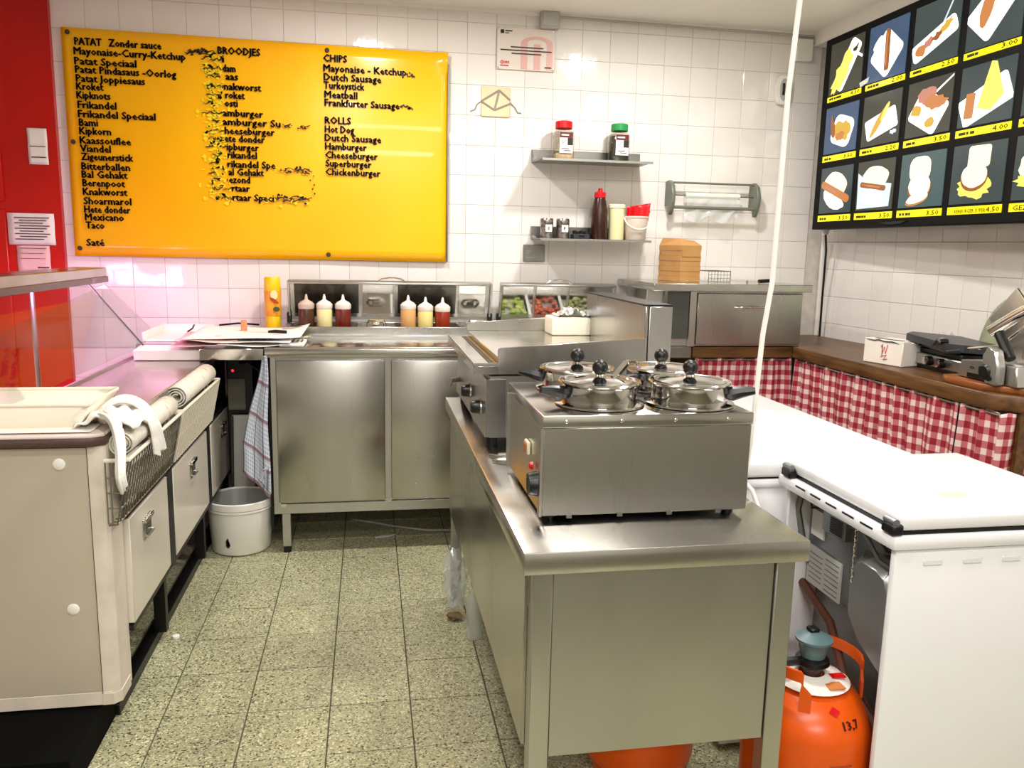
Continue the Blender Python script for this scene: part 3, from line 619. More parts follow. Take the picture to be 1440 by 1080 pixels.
put('bottom_latch', MB().prism([(3.66, 1.585), (3.45, 1.590), (3.50, 1.576), (3.60, 1.574)], 'X', XT-.004, XT+.004), BLACK, tv)
t = single('power_cable', MB().tube([(2.52, 4.235, 1.535), (2.54, 4.25, 1.45), (2.57, 4.30, 1.2), (2.585, 4.32, .955)], .006, 8), BLACK, 'black cable running down the corner from picture menu to wood counter', 'cable')
t = single('cable_conduit', MB().tube([(2.555, 4.31, 1.53), (2.60, 4.38, 1.2), (2.605, 4.39, .955)], .011, 8), WHITE, 'white conduit tube behind the black cable in the corner', 'conduit')
# ------------------------------------------------------------ right side wood counter
wc = thing('wood_counter', 'dark stained wooden counter running along the right wall', 'counter', (2.4, 3.4, .9))
put('worktop', MB().prism([(2.165, 4.44), (2.165, 2.50), (2.27, 2.38), (WRX(2.38)-.003, 2.38), (WRX(4.44)-.003, 4.44)], 'Z', .893, .950, .003), WOOD, wc)
put('corner_shelf', MB().box(1.615, 2.163, 3.86, 4.44, .893, .948, .003), WOODX, wc)
put('support_panel', MB().box(1.62, 1.64, 3.90, 4.42, .0, .893), WOOD, wc)
put('support_panel', MB().box(2.24, 2.60, 2.42, 2.44, .0, .893), WOOD, wc)
put('support_panel', MB().box(2.24, 2.60, 3.62, 3.64, .0, .893), WOOD, wc)
put('curtain_rail', MB().cyl((2.185, 2.45, .880), (2.185, 3.86, .880), .006, n=8).cyl((1.64, 3.885, .880), (2.18, 3.885, .880), .006, n=8), STEELD, wc)
def curtain(label, p0, p1, nrm, seed, z1=.888, z0=.06, full=1.28):
    rg = random.Random(seed); p0 = Vector(p0); p1 = Vector(p1); L = (p1-p0).length; d = (p1-p0)/L; nr = Vector(nrm)
    ph = [rg.uniform(0, 6) for _ in range(5)]
    def fn(a, b):
        x = a*L; dn = 1-b
        o = (.008+.010*dn)*math.sin(x*58+ph[0]+1.3*math.sin(x*9+ph[1])) + .008*math.sin(x*23+ph[2])*dn + .004*math.sin(x*130+ph[3])*b
        p = p0 + d*(x + .006*math.sin(b*7+x*11+ph[4])) + nr*o
        return (p.x, p.y, z0+(z1-z0)*b + .004*math.sin(x*60)*(b > .98))
    return single('curtain', MB().surf(fn, 150, 22, lambda a, b: (a*L*full, b*(z1-z0))), GING, label, 'curtain', (p0.x, p0.y, z0), 'red gingham curtains under the wood counter', solid=.0012)
curtain('gingham curtain under steel drawer unit, hanging on back side of the corner', (1.645, 3.885, 0), (2.182, 3.885, 0), (0, -1, 0), 3)
curtain('long gathered red gingham curtain under the right wood counter', (2.185, 3.868, 0), (2.185, 2.66, 0), (-1, 0, 0), 8)
curtain('gingham curtain nearest the camera, at the end of wood counter', (2.185, 2.64, 0), (2.185, 2.44, 0), (-1, 0, 0), 12)
curtain('gingham curtain turned round the near end of wood counter', (2.168, 2.432, 0), (2.60, 2.425, 0), (0, -1, 0), 15)
# things on the wood counter
cb = thing('cardboard_carton', 'white cardboard carton with torn top opening on wood counter', 'box', (2.33, 3.17, .95))
def obox(mb, o, a, la, lb, z0, z1, b=0):
    """box with corner o, long side along angle a, second side to its left"""
    u_ = Vector((math.cos(a), math.sin(a), 0)); v_ = Vector((-math.sin(a), math.cos(a), 0)); O = Vector((o[0], o[1], 0))
    M = Matrix(((u_.x, v_.x, 0, O.x), (u_.y, v_.y, 0, O.y), (0, 0, 1, 0), (0, 0, 0, 1)))
    return mb.box(0, la, 0, lb, z0, z1, b, M=M)
CA = math.atan2(-.199, .053)
WCARD = mat('white_cardboard', 'e8e0d6', .6, var=.06, scale=9)
put('carton', obox(MB(), (2.21, 3.319), CA, .206, .175, .951, 1.055, .003), WCARD, cb)
put('flap', obox(MB(), (2.211, 3.317), CA, .203, .05, 1.055, 1.060, .001), WCARD, cb)
put('torn_slot', obox(MB(), (2.240, 3.290), CA, .145, .022, 1.055, 1.0615, .001), DINK, cb)
nrm = Vector((math.sin(CA), -math.cos(CA), 0)); uu = Vector((math.cos(CA), math.sin(CA), 0))
def cbp(a, z): p = Vector((2.21, 3.319, 0))+uu*(a-.04)+nrm*.0015; return (p.x, p.y, z)
put('handwritten_mark', MB().tube([cbp(.135, 1.035), cbp(.145, 1.005), cbp(.152, 1.03), cbp(.16, 1.0), cbp(.168, 1.04)], .0015, 5), REDP, cb)
put('handwritten_mark', MB().tube([cbp(.135, .985), cbp(.165, .995), cbp(.15, .972), cbp(.17, .978)], .0015, 5), REDP, cb)
put('handwritten_mark', MB().tube([cbp(.14, 1.04), cbp(.142, .99)], .0015, 5), DINK, cb)
put('torn_edge', MB().tube([cbp(.05, 1.056), cbp(.09, 1.052), cbp(.12, 1.058), cbp(.15, 1.052), cbp(.19, 1.055), cbp(.225, 1.050)], [.001, .002, .003, .002, .003, .001], 5), DINK, cb)
gr = thing('contact_grill', 'black and steel contact grill with two round knobs', 'grill', (2.45, 2.93, .95))
GA = math.atan2(-1, -.10)
put('base', obox(MB(), (2.348, 3.168), GA, .395, .26, .968, 1.016, .004), STEELV, gr)
put('underside', obox(MB(), (2.36, 3.158), GA, .375, .24, .951, .968), BLACK, gr)
put('lower_plate', obox(MB(), (2.368, 3.158), GA, .30, .22, 1.016, 1.040, .005), BLACK, gr)
gu = Vector((math.cos(GA), math.sin(GA), 0)); gn = Vector((-math.sin(GA), math.cos(GA), 0))
def gp(a, b, z): p = Vector((2.348, 3.168, 0))+gu*a+gn*b; return Vector((p.x, p.y, z))
def quadprism(mb, pts, th):
    A = [mb.bm.verts.new(p) for p in pts]; B = [mb.bm.verts.new(Vector(p)+Vector((0, 0, th))) for p in pts]; n = len(pts)
    mb.bm.faces.new(A); mb.bm.faces.new(B[::-1])
    for i in range(n): mb.bm.faces.new((A[i], B[i], B[(i+1) % n], A[(i+1) % n]))
    return mb
lidp = [gp(-.07, .03, 1.066), gp(-.03, -.02, 1.062), gp(.27, -.02, 1.050), gp(.32, .02, 1.050), gp(.34, .24, 1.034), gp(-.06, .25, 1.048)]
put('upper_lid', quadprism(MB(), lidp, .030), mat('dark_grey_coated_metal', '3c3e40', .4, var=.2), gr)
put('lid_underside', quadprism(MB(), [gp(.0, .01, 1.044), gp(.28, .01, 1.040), gp(.29, .23, 1.025), gp(.0, .24, 1.030)], .018), BLACK, gr)
put('lid_handle', MB().tube([gp(.24, .0, 1.085), gp(.235, -.04, 1.085), gp(.26, -.075, 1.062), gp(.36, -.075, 1.056), gp(.37, -.03, 1.062)], .011, 8), BLACK, gr)
put('handle_joint', MB().tube([gp(.215, -.01, 1.09), gp(.245, -.045, 1.084)], .010, 8), CHROME, gr)
for a in (.14, .225):
    put('knob', MB().cyl(gp(a, .001, .993), gp(a, -.024, .993), .020, n=18), BLACK, gr)
    put('knob_cap', MB().cyl(gp(a, -.0235, .993), gp(a, -.029, .993), .016, n=18), CHROME, gr)
bd = single('wooden_board', MB().prism([(2.215, 2.80), (2.185, 2.74), (2.185, 2.56), (2.28, 2.43), (2.60, 2.43), (2.60, 2.76), (2.36, 2.80)], 'Z', .9505, .974, .003), WOOD2, 'orange brown wooden board under the meat slicer', 'board', (2.3, 2.75, .951))
sl = thing('meat_slicer', 'silver meat slicer with black knob at right edge of counter', 'slicer', (2.38, 2.62, .975))
put('base', MB().prism([(2.745, .975), (2.745, 1.0), (2.735, 1.04), (2.60, 1.05), (2.46, 1.05), (2.45, .975)], 'X', 2.235, 2.52, .004), STEELV, sl)
put('base_recess', MB().box(2.230, 2.237, 2.545, 2.69, .978, .998, .001), BLACK, sl)
putme('emblem', text_mesh('o E', .0, .07, .016, lambda u, q: Vector((2.2338, 2.685-u, 1.012+q))), DINK, sl)
put('thickness_knob', MB().lathe([(0, -.045), (.022, -.045), (.029, -.038), (.030, -.012), (.026, 0)], (2.232, 2.56, 1.018), 20, 'X'), BLACK, sl)
put('side_arm', MB().prism([(2.56, .975), (2.585, 1.075), (2.56, 1.115), (2.52, 1.10), (2.50, 1.04), (2.50, .975)], 'X', 2.195, 2.232, .006), mat('cast_aluminium', 'b5b5b2', .3, .85), sl)
put('arm_bolt', MB().cyl((2.197, 2.535, 1.0), (2.19, 2.535, 1.0), .012, n=14), BLACK, sl)
put('motor_housing', MB().box(2.33, 2.53, 2.44, 2.56, 1.05, 1.17, .02, 3), STEELV, sl)
def rot_box(c, dims, rx, ry, rz, b):
    M = Matrix.Translation(c) @ Matrix.Rotation(rz, 4, 'Z') @ Matrix.Rotation(ry, 4, 'Y') @ Matrix.Rotation(rx, 4, 'X')
    return MB().box(-dims[0]/2, dims[0]/2, -dims[1]/2, dims[1]/2, -dims[2]/2, dims[2]/2, b, 2, M=M)
put('carriage_plate', rot_box((2.34, 2.58, 1.17), (.012, .26, .17), .75, 0, 0, .004), STEELV, sl)
put('guard_tube', MB().tube([(2.33, 2.70, 1.155), (2.34, 2.60, 1.22), (2.36, 2.49, 1.29)], .028, 14), CHROME, sl)
put('guard_cap', MB().sphere((2.36, 2.485, 1.295), .03, n=12), STEELV, sl)
put('food_pusher', MB().tube([(2.27, 2.60, 1.155), (2.26, 2.52, 1.07)], .018, 10), BLACK, sl)
put('carriage_rail', MB().tube([(2.30, 2.78, 1.075), (2.30, 2.62, 1.105), (2.30, 2.5, 1.20)], .006, 8), CHROME, sl)
# ribbed disc behind the slicer
pd = thing('ribbed_disc', 'pale green ribbed disc leaning behind the meat slicer', 'plate', (2.55, 2.93, .951))
GG = mat('pale_green_ribbed_plastic', 'a3ad88', .25, .3, var=.15)
Mx = Matrix.Translation((2.63, 3.02, 1.13)) @ Matrix.Rotation(-.35, 4, 'Z') @ Matrix.Rotation(-1.25, 4, 'Y')
mb = MB(); prof = []
for k in range(15): prof.append((.0098*k, .020*math.cos(k/14*1.4)+(.003 if k % 2 else 0)))
mb.lathe(prof + [(.139, -.004), (0, -.004)], (0, 0, 0), 40)
for v in mb.bm.verts: v.co = Mx @ v.co
put('disc', mb, GG, pd)
mb = MB()
mb.tube([(2.68, 3.03, .951), (2.675, 3.03, 1.02)], .01, 6); put('stand', mb, STEELD, pd)
def crumple(label, c, sx, sy, sz, seed, mt=None, name='plastic_wrap', cat='wrap', sub=2):
    rg = random.Random(seed); mb = MB(); bmesh.ops.create_icosphere(mb.bm, subdivisions=sub+1, radius=1)
    for v in mb.bm.verts:
        r = 1+rg.uniform(-.32, .2); v.co = Vector((c[0]+v.co.x*sx*r, c[1]+v.co.y*sy*r, c[2]+max(-sz, v.co.z*sz*r)))
    return single(name, mb, mt or FILM, label, cat, (c[0], c[1], c[2]-sz), smooth=0)
crumple('crumpled clear plastic wrap between carton, contact grill and wall', (2.55, 3.22, 1.020), .05, .06, .069, 5)
# ------------------------------------------------------------ steel drawer unit in the corner
du = thing('drawer_unit', 'stainless steel drawer unit on the wooden corner shelf', 'drawer unit', (1.9, 4.15, .95))
put('body', MB().box(1.49, 2.205, 3.875, 4.43, .951, 1.232, .002), STEELV, du)
dw = put('drawer', MB().box(1.625, 2.195, 3.850, 3.875, .962, 1.222, .004), STEEL, du)
put('handle', MB().tube([(1.83, 3.85, 1.150), (1.83, 3.828, 1.152), (1.85, 3.820, 1.155), (1.95, 3.820, 1.155), (1.972, 3.828, 1.155), (1.972, 3.85, 1.153)], .005, 8), CHROME, dw)
put('worktop', MB().box(1.385, 2.235, 3.835, 4.435, 1.232, 1.268, .002), STEELH, du)
put('side_post', MB().box(1.585, 1.620, 3.852, 3.876, .951, 1.232, .002), STEELV, du)
put('glass_side', MB().box(1.47, 1.583, 3.862, 3.868, .99, 1.228), mat('smoked_glossy_panel', '4a4c48', .08, .3), du)
put('side_foot', MB().box(1.345, 1.60, 3.84, 4.42, .895, .950, .002), STEELD, du)
put('side_wall', MB().prism([(1.375, 1.232), (1.47, 1.232), (1.40, .95), (1.345, .95)], 'Y', 3.90, 3.915), STEELV, du)
put('leg', MB().box(1.36, 1.40, 3.86, 3.90, 0, .895), STEELV, du)
put('leg', MB().box(1.55, 1.59, 4.35, 4.39, 0, .895), STEELV, du)
ks = thing('takeaway_box_stack', 'stack of nested brown kraft takeaway trays on steel drawer unit', 'boxes', (1.66, 4.15, 1.268))
kp = [(1.56, 4.27), (1.605, 4.065), (1.727, 4.085), (1.69, 4.285)]
for k in range(7):
    z0 = 1.2685+k*.027; e = .0015*(k % 2); pts = [(1.56+e, 4.27-e), (1.605+e, 4.065+e), (1.727-e, 4.085+e), (1.69-e, 4.285-e)]
    put('carton', MB().prism(pts, 'Z', z0, z0+.0267, .0008), KRAFT, ks)
mb = MB(); A = [mb.bm.verts.new((x, y, 1.4577)) for x, y in kp]; B = [mb.bm.verts.new(p) for p in ((1.575, 4.26, 1.497), (1.625, 4.14, 1.494), (1.715, 4.155, 1.482), (1.685, 4.27, 1.490))]
mb.bm.faces.new(A[::-1]); mb.bm.faces.new(B)
for k in range(4): mb.bm.faces.new((A[k], A[(k+1) % 4], B[(k+1) % 4], B[k]))
put('carton', mb, KRAFT, ks, smooth=0)
put('flap', MB().prism([(1.612, 4.063), (1.722, 4.081), (1.722, 4.0835), (1.612, 4.0655)], 'Z', 1.40, 1.4575), KRAFT, ks)
wt = thing('wire_tray', 'small wire mesh tray beside the kraft tray stack', 'tray', (1.83, 4.2, 1.268))
put('floor', MB().box(1.79, 1.915, 4.12, 4.28, 1.2685, 1.272), FILM, wt)
mb = MB()
for k in range(8): mb.tube([(1.79+k*.0175, 4.12, 1.27), (1.79+k*.0175, 4.12, 1.325)], .0012, 5)
for k in range(4): mb.tube([(1.79, 4.12, 1.27+k*.018), (1.915, 4.12, 1.27+k*.018)], .0012, 5)
for y in (4.12, 4.28):
    mb.tube([(1.79, y, 1.27), (1.79, y, 1.325), (1.915, y, 1.325), (1.915, y, 1.27)], .0025, 6)
mb.tube([(1.79, 4.12, 1.325), (1.79, 4.28, 1.325)], .0025, 6).tube([(1.915, 4.12, 1.325), (1.915, 4.28, 1.325)], .0025, 6)
put('wire_sides', mb, STEELD, wt)
kn = thing('kitchen_knife', 'black handled knife lying on the steel drawer unit', 'knife', (2.05, 4.0, 1.268))
put('handle', MB().tube([(2.02, 4.0, 1.279), (2.10, 4.02, 1.283)], .010, 8), BLACK, kn)
put('blade', MB().prism([(1.87, 3.965), (2.02, 3.99), (2.02, 4.01), (1.93, 3.995)], 'Z', 1.275, 1.277), CHROME, kn)
crumple('tiny white crumb of foil left of the knife', (1.905, 3.90, 1.278), .006, .006, .010, 2, CHROME, 'foil_scrap', 'scrap', 1)
# ------------------------------------------------------------ chest freezers
F = thing('chest_freezer', 'white chest freezer nearest the camera with a yellow stain on lid', 'freezer', (1.35, 1.7, 0))
FX0, FX1, FY0, FY1 = 1.085, 1.60, 1.452, 1.935
put('body', MB().box(1.25, FX1-.003, FY0+.018, FY1, .02, .815, .006, 2), WHITEG, F)
put('side_panel', MB().box(FX0, FX1, FY0, FY0+.018, .02, .815, .005, 2), WHITEG, F)
put('side_panel', MB().box(1.10, 1.26, FY1-.015, FY1, .02, .815, .003), WHITEG, F)
put('rim', MB().box(FX0-.012, FX1+.006, FY0-.008, FY1+.006, .815, .848, .010, 2), WHITEG, F)
put('seal', MB().box(FX0+.012, FX1-.005, FY0+.004, FY1-.004, .848, .856), BLACK, F)
lid = put('lid', MB().box(FX0+.006, FX1+.004, FY0-.002, FY1, .856, .894, .012, 3), WHITEG, F)
for y in (1.47, 1.90):
    h = put('hinge', MB().box(FX0-.014, FX0+.012, y-.022, y+.022, .848, .872, .004), BLACKM, F)
    put('hinge_pin', MB().cyl((FX0-.005, y-.018, .876), (FX0-.005, y+.018, .876), .008, n=10), GREYM, h)
for k in range(5): put('vent_slot', MB().box(FX0-.013, FX0-.0115, 1.52+k*.07, 1.565+k*.07, .838, .842), BLACK, F)
for k in range(5):
    put('embossed_handhold', MB().box(1.152+k*.095, 1.198+k*.095, FY0-.0025, FY0+.001, .779, .793, .0022), WHITEG, F)
put('lid_stain', MB().prism([(1.300+.035*math.cos(a)*(1+.2*math.sin(3*a)), 1.57+.025*math.sin(a)) for a in [2*PI*k/16 for k in range(16)]], 'Z', .8938, .8944), mat('yellow_stain', 'f0eaa8', .4), F)
rec = put('back_panel', MB().box(1.20, 1.25, FY0+.018, FY1-.015, .02, .815), GREYM, F)
bul = MB(); bul.prism([(1.50, .44), (1.505, .68), (1.53, .73), (1.58, .745), (1.64, .745), (1.69, .72), (1.705, .66), (1.70, .56), (1.64, .50)], 'X', 1.135, 1.22, .03)
put('compressor_cover', bul, mat('grey_moulded_plastic', 'a4a6a6', .28, .65, var=.1), F)
put('upper_plate', MB().box(1.165, 1.21, 1.60, 1.92, .56, .80, .006, 2), GREYM, F)
vb = put('vent_box', MB().box(1.145, 1.175, 1.73, 1.83, .725, .785, .004), GREYM, F)
for k in range(7): put('vent_rib', MB().box(1.143, 1.146, 1.738, 1.79, .735+k*.006, .738+k*.006), DINK, vb)
rl_ = put('rating_sticker', MB().box(1.160, 1.1645, 1.75, 1.905, .556, .66), mat('grey_white_sticker', 'c9c9c4', .5), F)
mb = MB()
for k in range(13): mb.box(1.159, 1.1605, 1.76+(.075 if k % 2 else 0), 1.82+(.075 if k % 2 else 0), .565+k*.0068, .5675+k*.0068)
put('printed_lines', mb, GREYM, rl_, smooth=0)
put('white_sticker', MB().box(1.160, 1.1645, 1.84, 1.90, .69, .76), WHITE, F)
put('cooling_pipe', MB().tube([(1.17, 1.90, .60), (1.15, 1.92, .66), (1.13, 1.925, .75), (1.13, 1.91, .795), (1.15, 1.87, .808)], .010, 8), GREYM, F)
put('cooling_pipe', MB().tube([(1.15, 1.72, .79), (1.14, 1.64, .785), (1.14, 1.58, .74), (1.15, 1.54, .73)], .005, 6), GREYM, F)
put('cable', MB().tube([(1.15, 1.86, .80), (1.13, 1.80, .79), (1.14, 1.74, .80), (1.13, 1.68, .785), (1.14, 1.60, .80), (1.13, 1.54, .775), (1.13, 1.50, .78)], .004, 6), BLACK, F)
put('cable', MB().tube([(1.15, 1.90, .80), (1.12, 1.84, .782), (1.14, 1.78, .797), (1.13, 1.62, .79)], .003, 6), BLACK, F)
mb = MB()
for k in range(11): mb.tube([(1.135, 1.665+.004*math.cos(a), .79-k*.013+.008*math.sin(a)) if k % 2 else (1.135+.004*math.cos(a), 1.665, .79-k*.013+.008*math.sin(a)) for a in [2*PI*q/8 for q in range(8)]], .0013, 4, closed=True)
put('chain', mb, CHROME, F)
put('lower_edge', MB().tube([(1.16, 1.93, .545), (1.15, 1.76, .50), (1.12, 1.64, .425), (1.13, 1.51, .36)], .012, 8), mat('orange_reflection_edge', '5a3424', .4), F)  # brown is the orange cylinder's reflection, put into the edge colour
put('compressor', MB().sphere((1.19, 1.70, .14), .08, 1, 1, 1.1), BLACKM, F)
F2 = thing('chest_freezer', 'white chest freezer farther back, beside the long gingham curtain', 'freezer', (1.25, 2.5, 0))
put('body', MB().box(.985, 1.53, 1.995, 3.06, .02, .80, .006, 2), WHITEG, F2)
put('rim', MB().box(.978, 1.537, 1.985, 3.066, .79, .815, .008, 2), WHITEG, F2)
put('seal', MB().box(.99, 1.525, 1.995, 3.05, .815, .820), BLACK, F2)
put('lid', MB().box(.978, 1.537, 1.985, 3.066, .820, .868, .010, 3), WHITEG, F2)
# ------------------------------------------------------------ gas cylinder
def cylinder_(label, cx, cy, grp):
    g = thing('gas_cylinder', label, 'gas cylinder', (cx, cy, 0), grp)
    put('foot_ring', MB().lathe([(.115, 0), (.118, 0), (.125, .045), (.118, .045), (.112, 0)], (cx, cy, 0), 32), ORANGE, g)
    pr = [(0, .03), (.11, .032), (.145, .07), (.150, .09), (.150, .33)]+[(.150*math.cos(a), .33+.112*math.sin(a)) for a in [PI/2*k/10 for k in range(1, 10)]]+[(0, .442)]
    put('tank', MB().lathe(pr, (cx, cy, 0), 48), ORANGE, g)
    put('neck', MB().lathe([(.022, .43), (.022, .465), (0, .465)], (cx, cy, 0), 20), BROWN, g)
    return g
gx, gy = 1.03, 1.635
gc = cylinder_('orange gas cylinder marked 13,7 beside the near freezer', gx, gy, 'gas cylinders')
put('warning_disc', MB().lathe([(.030, .447), (.085, .434), (.088, .433), (.085, .431), (.03, .442)], (gx, gy, 0), 32), PAPER, gc)
put('disc_patch', MB().box(gx+.035, gx+.07, gy-.035, gy-.015, .4435, .4460), REDP, gc)
put('disc_patch', MB().box(gx+.005, gx+.045, gy-.075, gy-.045, .4395, .4420), mat('orange_print', 'dd8a48', .5), gc)
for a0, a1 in ((-.45, 1.1), (-3.1, -2.2)):
    P = [(a0, .40), (a0, .445), (a0+.06, .475)]+[(a0+(a1-a0)*k/8, .483) for k in range(1, 8)]+[(a1-.06, .475), (a1, .445), (a1, .40)]
    mb = MB(); prev = None
    for t_, z_ in P:
        rr = Vector((math.cos(t_), math.sin(t_), 0)); q = Vector((gx, gy, z_))+rr*.112
        ring_ = [mb.bm.verts.new(q+rr*s1*.003+Vector((0, 0, s2*.013 if z_ > .46 else 0))+Vector((-rr.y, rr.x, 0))*(0 if z_ > .46 else s2*.013*(1 if t_ < (a0+a1)/2 else -1))) for s1, s2 in ((-1, -1), (1, -1), (1, 1), (-1, 1))]
        if prev:
            for k in range(4): mb.bm.faces.new((prev[k], prev[(k+1) % 4], ring_[(k+1) % 4], ring_[k]))
        prev = ring_
    put('carry_handle', mb, ORANGE, gc)
def wrapc(a0):
    return lambda u_, q: Vector((gx+.1508*math.cos(a0+u_/.15), gy+.1508*math.sin(a0+u_/.15), .30+q if q < 0 else .30+q))
def dome(a0, h0):
    def f(u_, q):
        e = (h0+q)/.16; r = .1512*math.cos(e); return Vector((gx+r*math.cos(a0+u_/.15), gy+r*math.sin(a0+u_/.15), .33+.1135*math.sin(e)))
    return f
putme('lettering', text_mesh('13,7', 0, .050, .024, dome(-1.52, .068), .05), mat('dark_red_stencil', '4a0f08', .5), gc)
def dome_poly(a0, h0, pts, m, nm):
    f = dome(a0, h0); mb = MB(); mb.bm.faces.new([mb.bm.verts.new(f(x, y)+Vector((0, -.0008, .0008))) for x, y in pts]); put(nm, mb, m, gc, smooth=0)
dome_poly(-1.72, .105, [(0, .014), (.018, 0), (.036, .014), (.018, .030)], REDP, 'warning_diamond')
mb = MB()
for r_ in range(4):
    for k in range(6):
        a = -1.75+k*.062; f = lambda da, z: (gx+.1508*math.cos(a+da), gy+.1508*math.sin(a+da), z)
        z = .295-r_*.011; q = [f(0, z), f(.05, z), f(.05, z+.005), f(0, z+.005)]
        mb.bm.faces.new([mb.bm.verts.new(p) for p in q])
put('faint_print', mb, mat('dull_orange_print', 'a04418', .6), gc, smooth=0)
rg_ = thing('gas_regulator', 'grey teal gas regulator cap fitted on the orange cylinder', 'regulator', (gx, gy, .465))
put('collar', MB().lathe([(0, .465), (.032, .465), (.040, .472), (.038, .482), (.028, .488), (0, .488)], (gx, gy, 0), 24), BLACKM, rg_)
put('dome', MB().lathe([(.028, .486), (.030, .496), (.036, .522), (.043, .528), (.043, .533), (.036, .535), (.012, .546), (0, .547)], (gx, gy, 0), 28), TEAL, rg_)
put('top_button', MB().box(gx-.012, gx+.012, gy-.005, gy+.020, .544, .555, .003), BLACK, rg_)
put('outlet', MB().tube([(gx-.02, gy, .477), (gx-.07, gy-.005, .478), (gx-.10, gy+.01, .470)], .011, 8), BLACKM, rg_)
cylinder_('second orange gas cylinder hidden behind the first under the work table', .72, 1.95, 'gas cylinders')
# ------------------------------------------------------------ work table (island)
wt_ = thing('work_table', 'stainless steel work table in the middle of the floor', 'table', (.6, 2.3, 0))
IX0, IX1, IY0, IY1 = .295, .907, 1.482, 3.16
put('tabletop', MB().box(IX0, IX1, IY0, IY1, .788, .835, .003, 2), STEELH, wt_)
for x in (IX0+.022, IX1-.064):
    for y in (IY0+.015, IY1-.06):
        lg = put('leg', MB().box(x, x+.042, y, y+.042, .035, .788, .002), STEELV, wt_)
        put('foot', MB().cyl((x+.021, y+.021, 0), (x+.021, y+.021, .035), .017), BLACK, lg)
put('front_panel', MB().box(IX0+.066, IX1-.066, IY0+.022, IY0+.034, .375, .788, .001), STEELV, wt_)
put('side_panel', MB().box(IX0+.014, IX0+.022, IY0+.058, IY1-.065, .385, .788, .001), STEEL, wt_)
put('rear_panel', MB().box(IX1-.035, IX1-.025, IY0+.058, IY1-.065, .45, .788, .001), STEELV, wt_)
# bain-marie
bmr = thing('bain_marie', 'square stainless bain-marie heater holding four lidded pots', 'heater', (.6, 1.86, .835))
bx0, bx1, by0, by1, bz0, bz1 = .362, .845, 1.65, 2.085, .850, 1.075
put('body', MB().box(bx0+.003, bx1-.003, by0+.002, by1, bz0, bz1-.028, .002), STEEL, bmr)
top = MB(); top.box(bx0, bx1, by0, by1+.002, bz1-.028, bz1, .003, 2)
put('top_cover', top, STEELH, bmr)
put('side_frame', MB().box(bx0-.003, bx0+.003, by0, by0+.02, bz0, bz1-.028).box(bx0-.003, bx0+.003, by1-.02, by1, bz0, bz1-.028), STEELV, bmr)
for k in range(4): put('screw', MB().lathe([(0, -.003), (.004, 0)], (.415+k*.123, by0, bz1-.014), 10, 'Y'), CHROME, bmr)
for x in (bx0+.03, bx1-.03):
    for y in (by0+.04, by1-.04): put('foot', MB().cyl((x, y, .8352), (x, y, .851), .012), BLACK, bmr)
for k in range(4): put('bottom_tab', MB().box(.42+k*.115, .432+k*.115, by0-.004, by0+.002, bz0-.004, bz0+.003), STEELD, bmr)
sw = put('rocker_switch', MB().box(bx0-.006, bx0+.002, 1.78, 1.822, .955, .985, .002), mat('cream_switch_bezel', 'efe6c8', .4), bmr)
put('rocker', MB().box(bx0-.010, bx0-.004, 1.787, 1.815, .960, .980, .002), mat('amber_rocker', 'a5623a', .3), sw)
put('pilot_lamp', MB().lathe([(0, -.010), (.008, -.006), (.010, 0)], (bx0-.002, 1.735, .942), 14, 'X'), REDP, bmr)
put('control_knob', MB().lathe([(0, -.020), (.024, -.020), (.028, -.004), (.028, 0)], (bx0-.002, 1.685, .915), 24, 'X'), BLACK, bmr)
put('knob_pointer', MB().box(bx0-.026, bx0-.021, 1.683, 1.687, .90, .93), CHROME, bmr)
def pot(cx, cy, label, ha, spoon=False):
    t = thing('bain_pot', label, 'pot', (cx, cy, bz1), 'lidded pots in the bain-marie')
    put('flange', MB().lathe([(.084, bz1), (.104, bz1+.002), (.104, bz1+.006), (.090, bz1+.010), (.084, bz1+.010)], (cx, cy, 0), 40), MIRROR, t)
    put('pot_body', MB().lathe([(0, bz1+.003), (.086, bz1+.003), (.088, bz1+.008), (.088, bz1+.046), (.091, bz1+.049), (.094, bz1+.052)], (cx, cy, 0), 40), MIRROR, t)
    l_ = put('pot_lid', MB().lathe([(.094, bz1+.051), (.096, bz1+.054), (.094, bz1+.057), (.084, bz1+.057), (.080, bz1+.054), (.055, bz1+.059), (.03, bz1+.063), (0, bz1+.064)], (cx, cy, 0), 40), MIRROR, t)
    put('knob_base', MB().lathe([(.020, bz1+.061), (.014, bz1+.064), (.010, bz1+.072), (0, bz1+.072)], (cx, cy, 0), 16), CHROME, l_)
    put('knob', MB().sphere((cx, cy, bz1+.085), .0185, n=18), BLACK, l_)
    if ha is not None:
        dx, dy = math.cos(ha), math.sin(ha); P = lambda d, z: (cx+dx*d, cy+dy*d, bz1+z)
        put('side_handle', MB().tube([P(.080, .030), P(.098, .030), P(.122, .036), P(.148, .040)], [.013, .017, .013, .008], 8), BLACK, t)
    return t
pot(.520, 1.772, 'front left lidded pot with ladle handle in the bain-marie', math.radians(192))
pot(.735, 1.763, 'front right lidded pot with black handle pointing right', math.radians(-25))
pot(.520, 1.980, 'back left lidded pot, nearest the flat griddle', math.radians(165))
pot(.742, 1.975, 'back right lidded pot in the bain-marie', math.radians(215))
ld = thing('ladle', 'thin steel ladle with hooked end stuck into front left pot', 'ladle', (.56, 1.80, 1.10))
put('handle', MB().tube([(.545, 1.775, 1.132), (.575, 1.805, 1.148), (.603, 1.83, 1.166), (.622, 1.832, 1.166), (.632, 1.832, 1.156), (.632, 1.832, 1.146)], .0042, 6), MIRROR, ld)
put('handle_blade', MB().tube([(.552, 1.772, 1.134), (.598, 1.82, 1.164)], .0085, 4), MIRROR, ld)
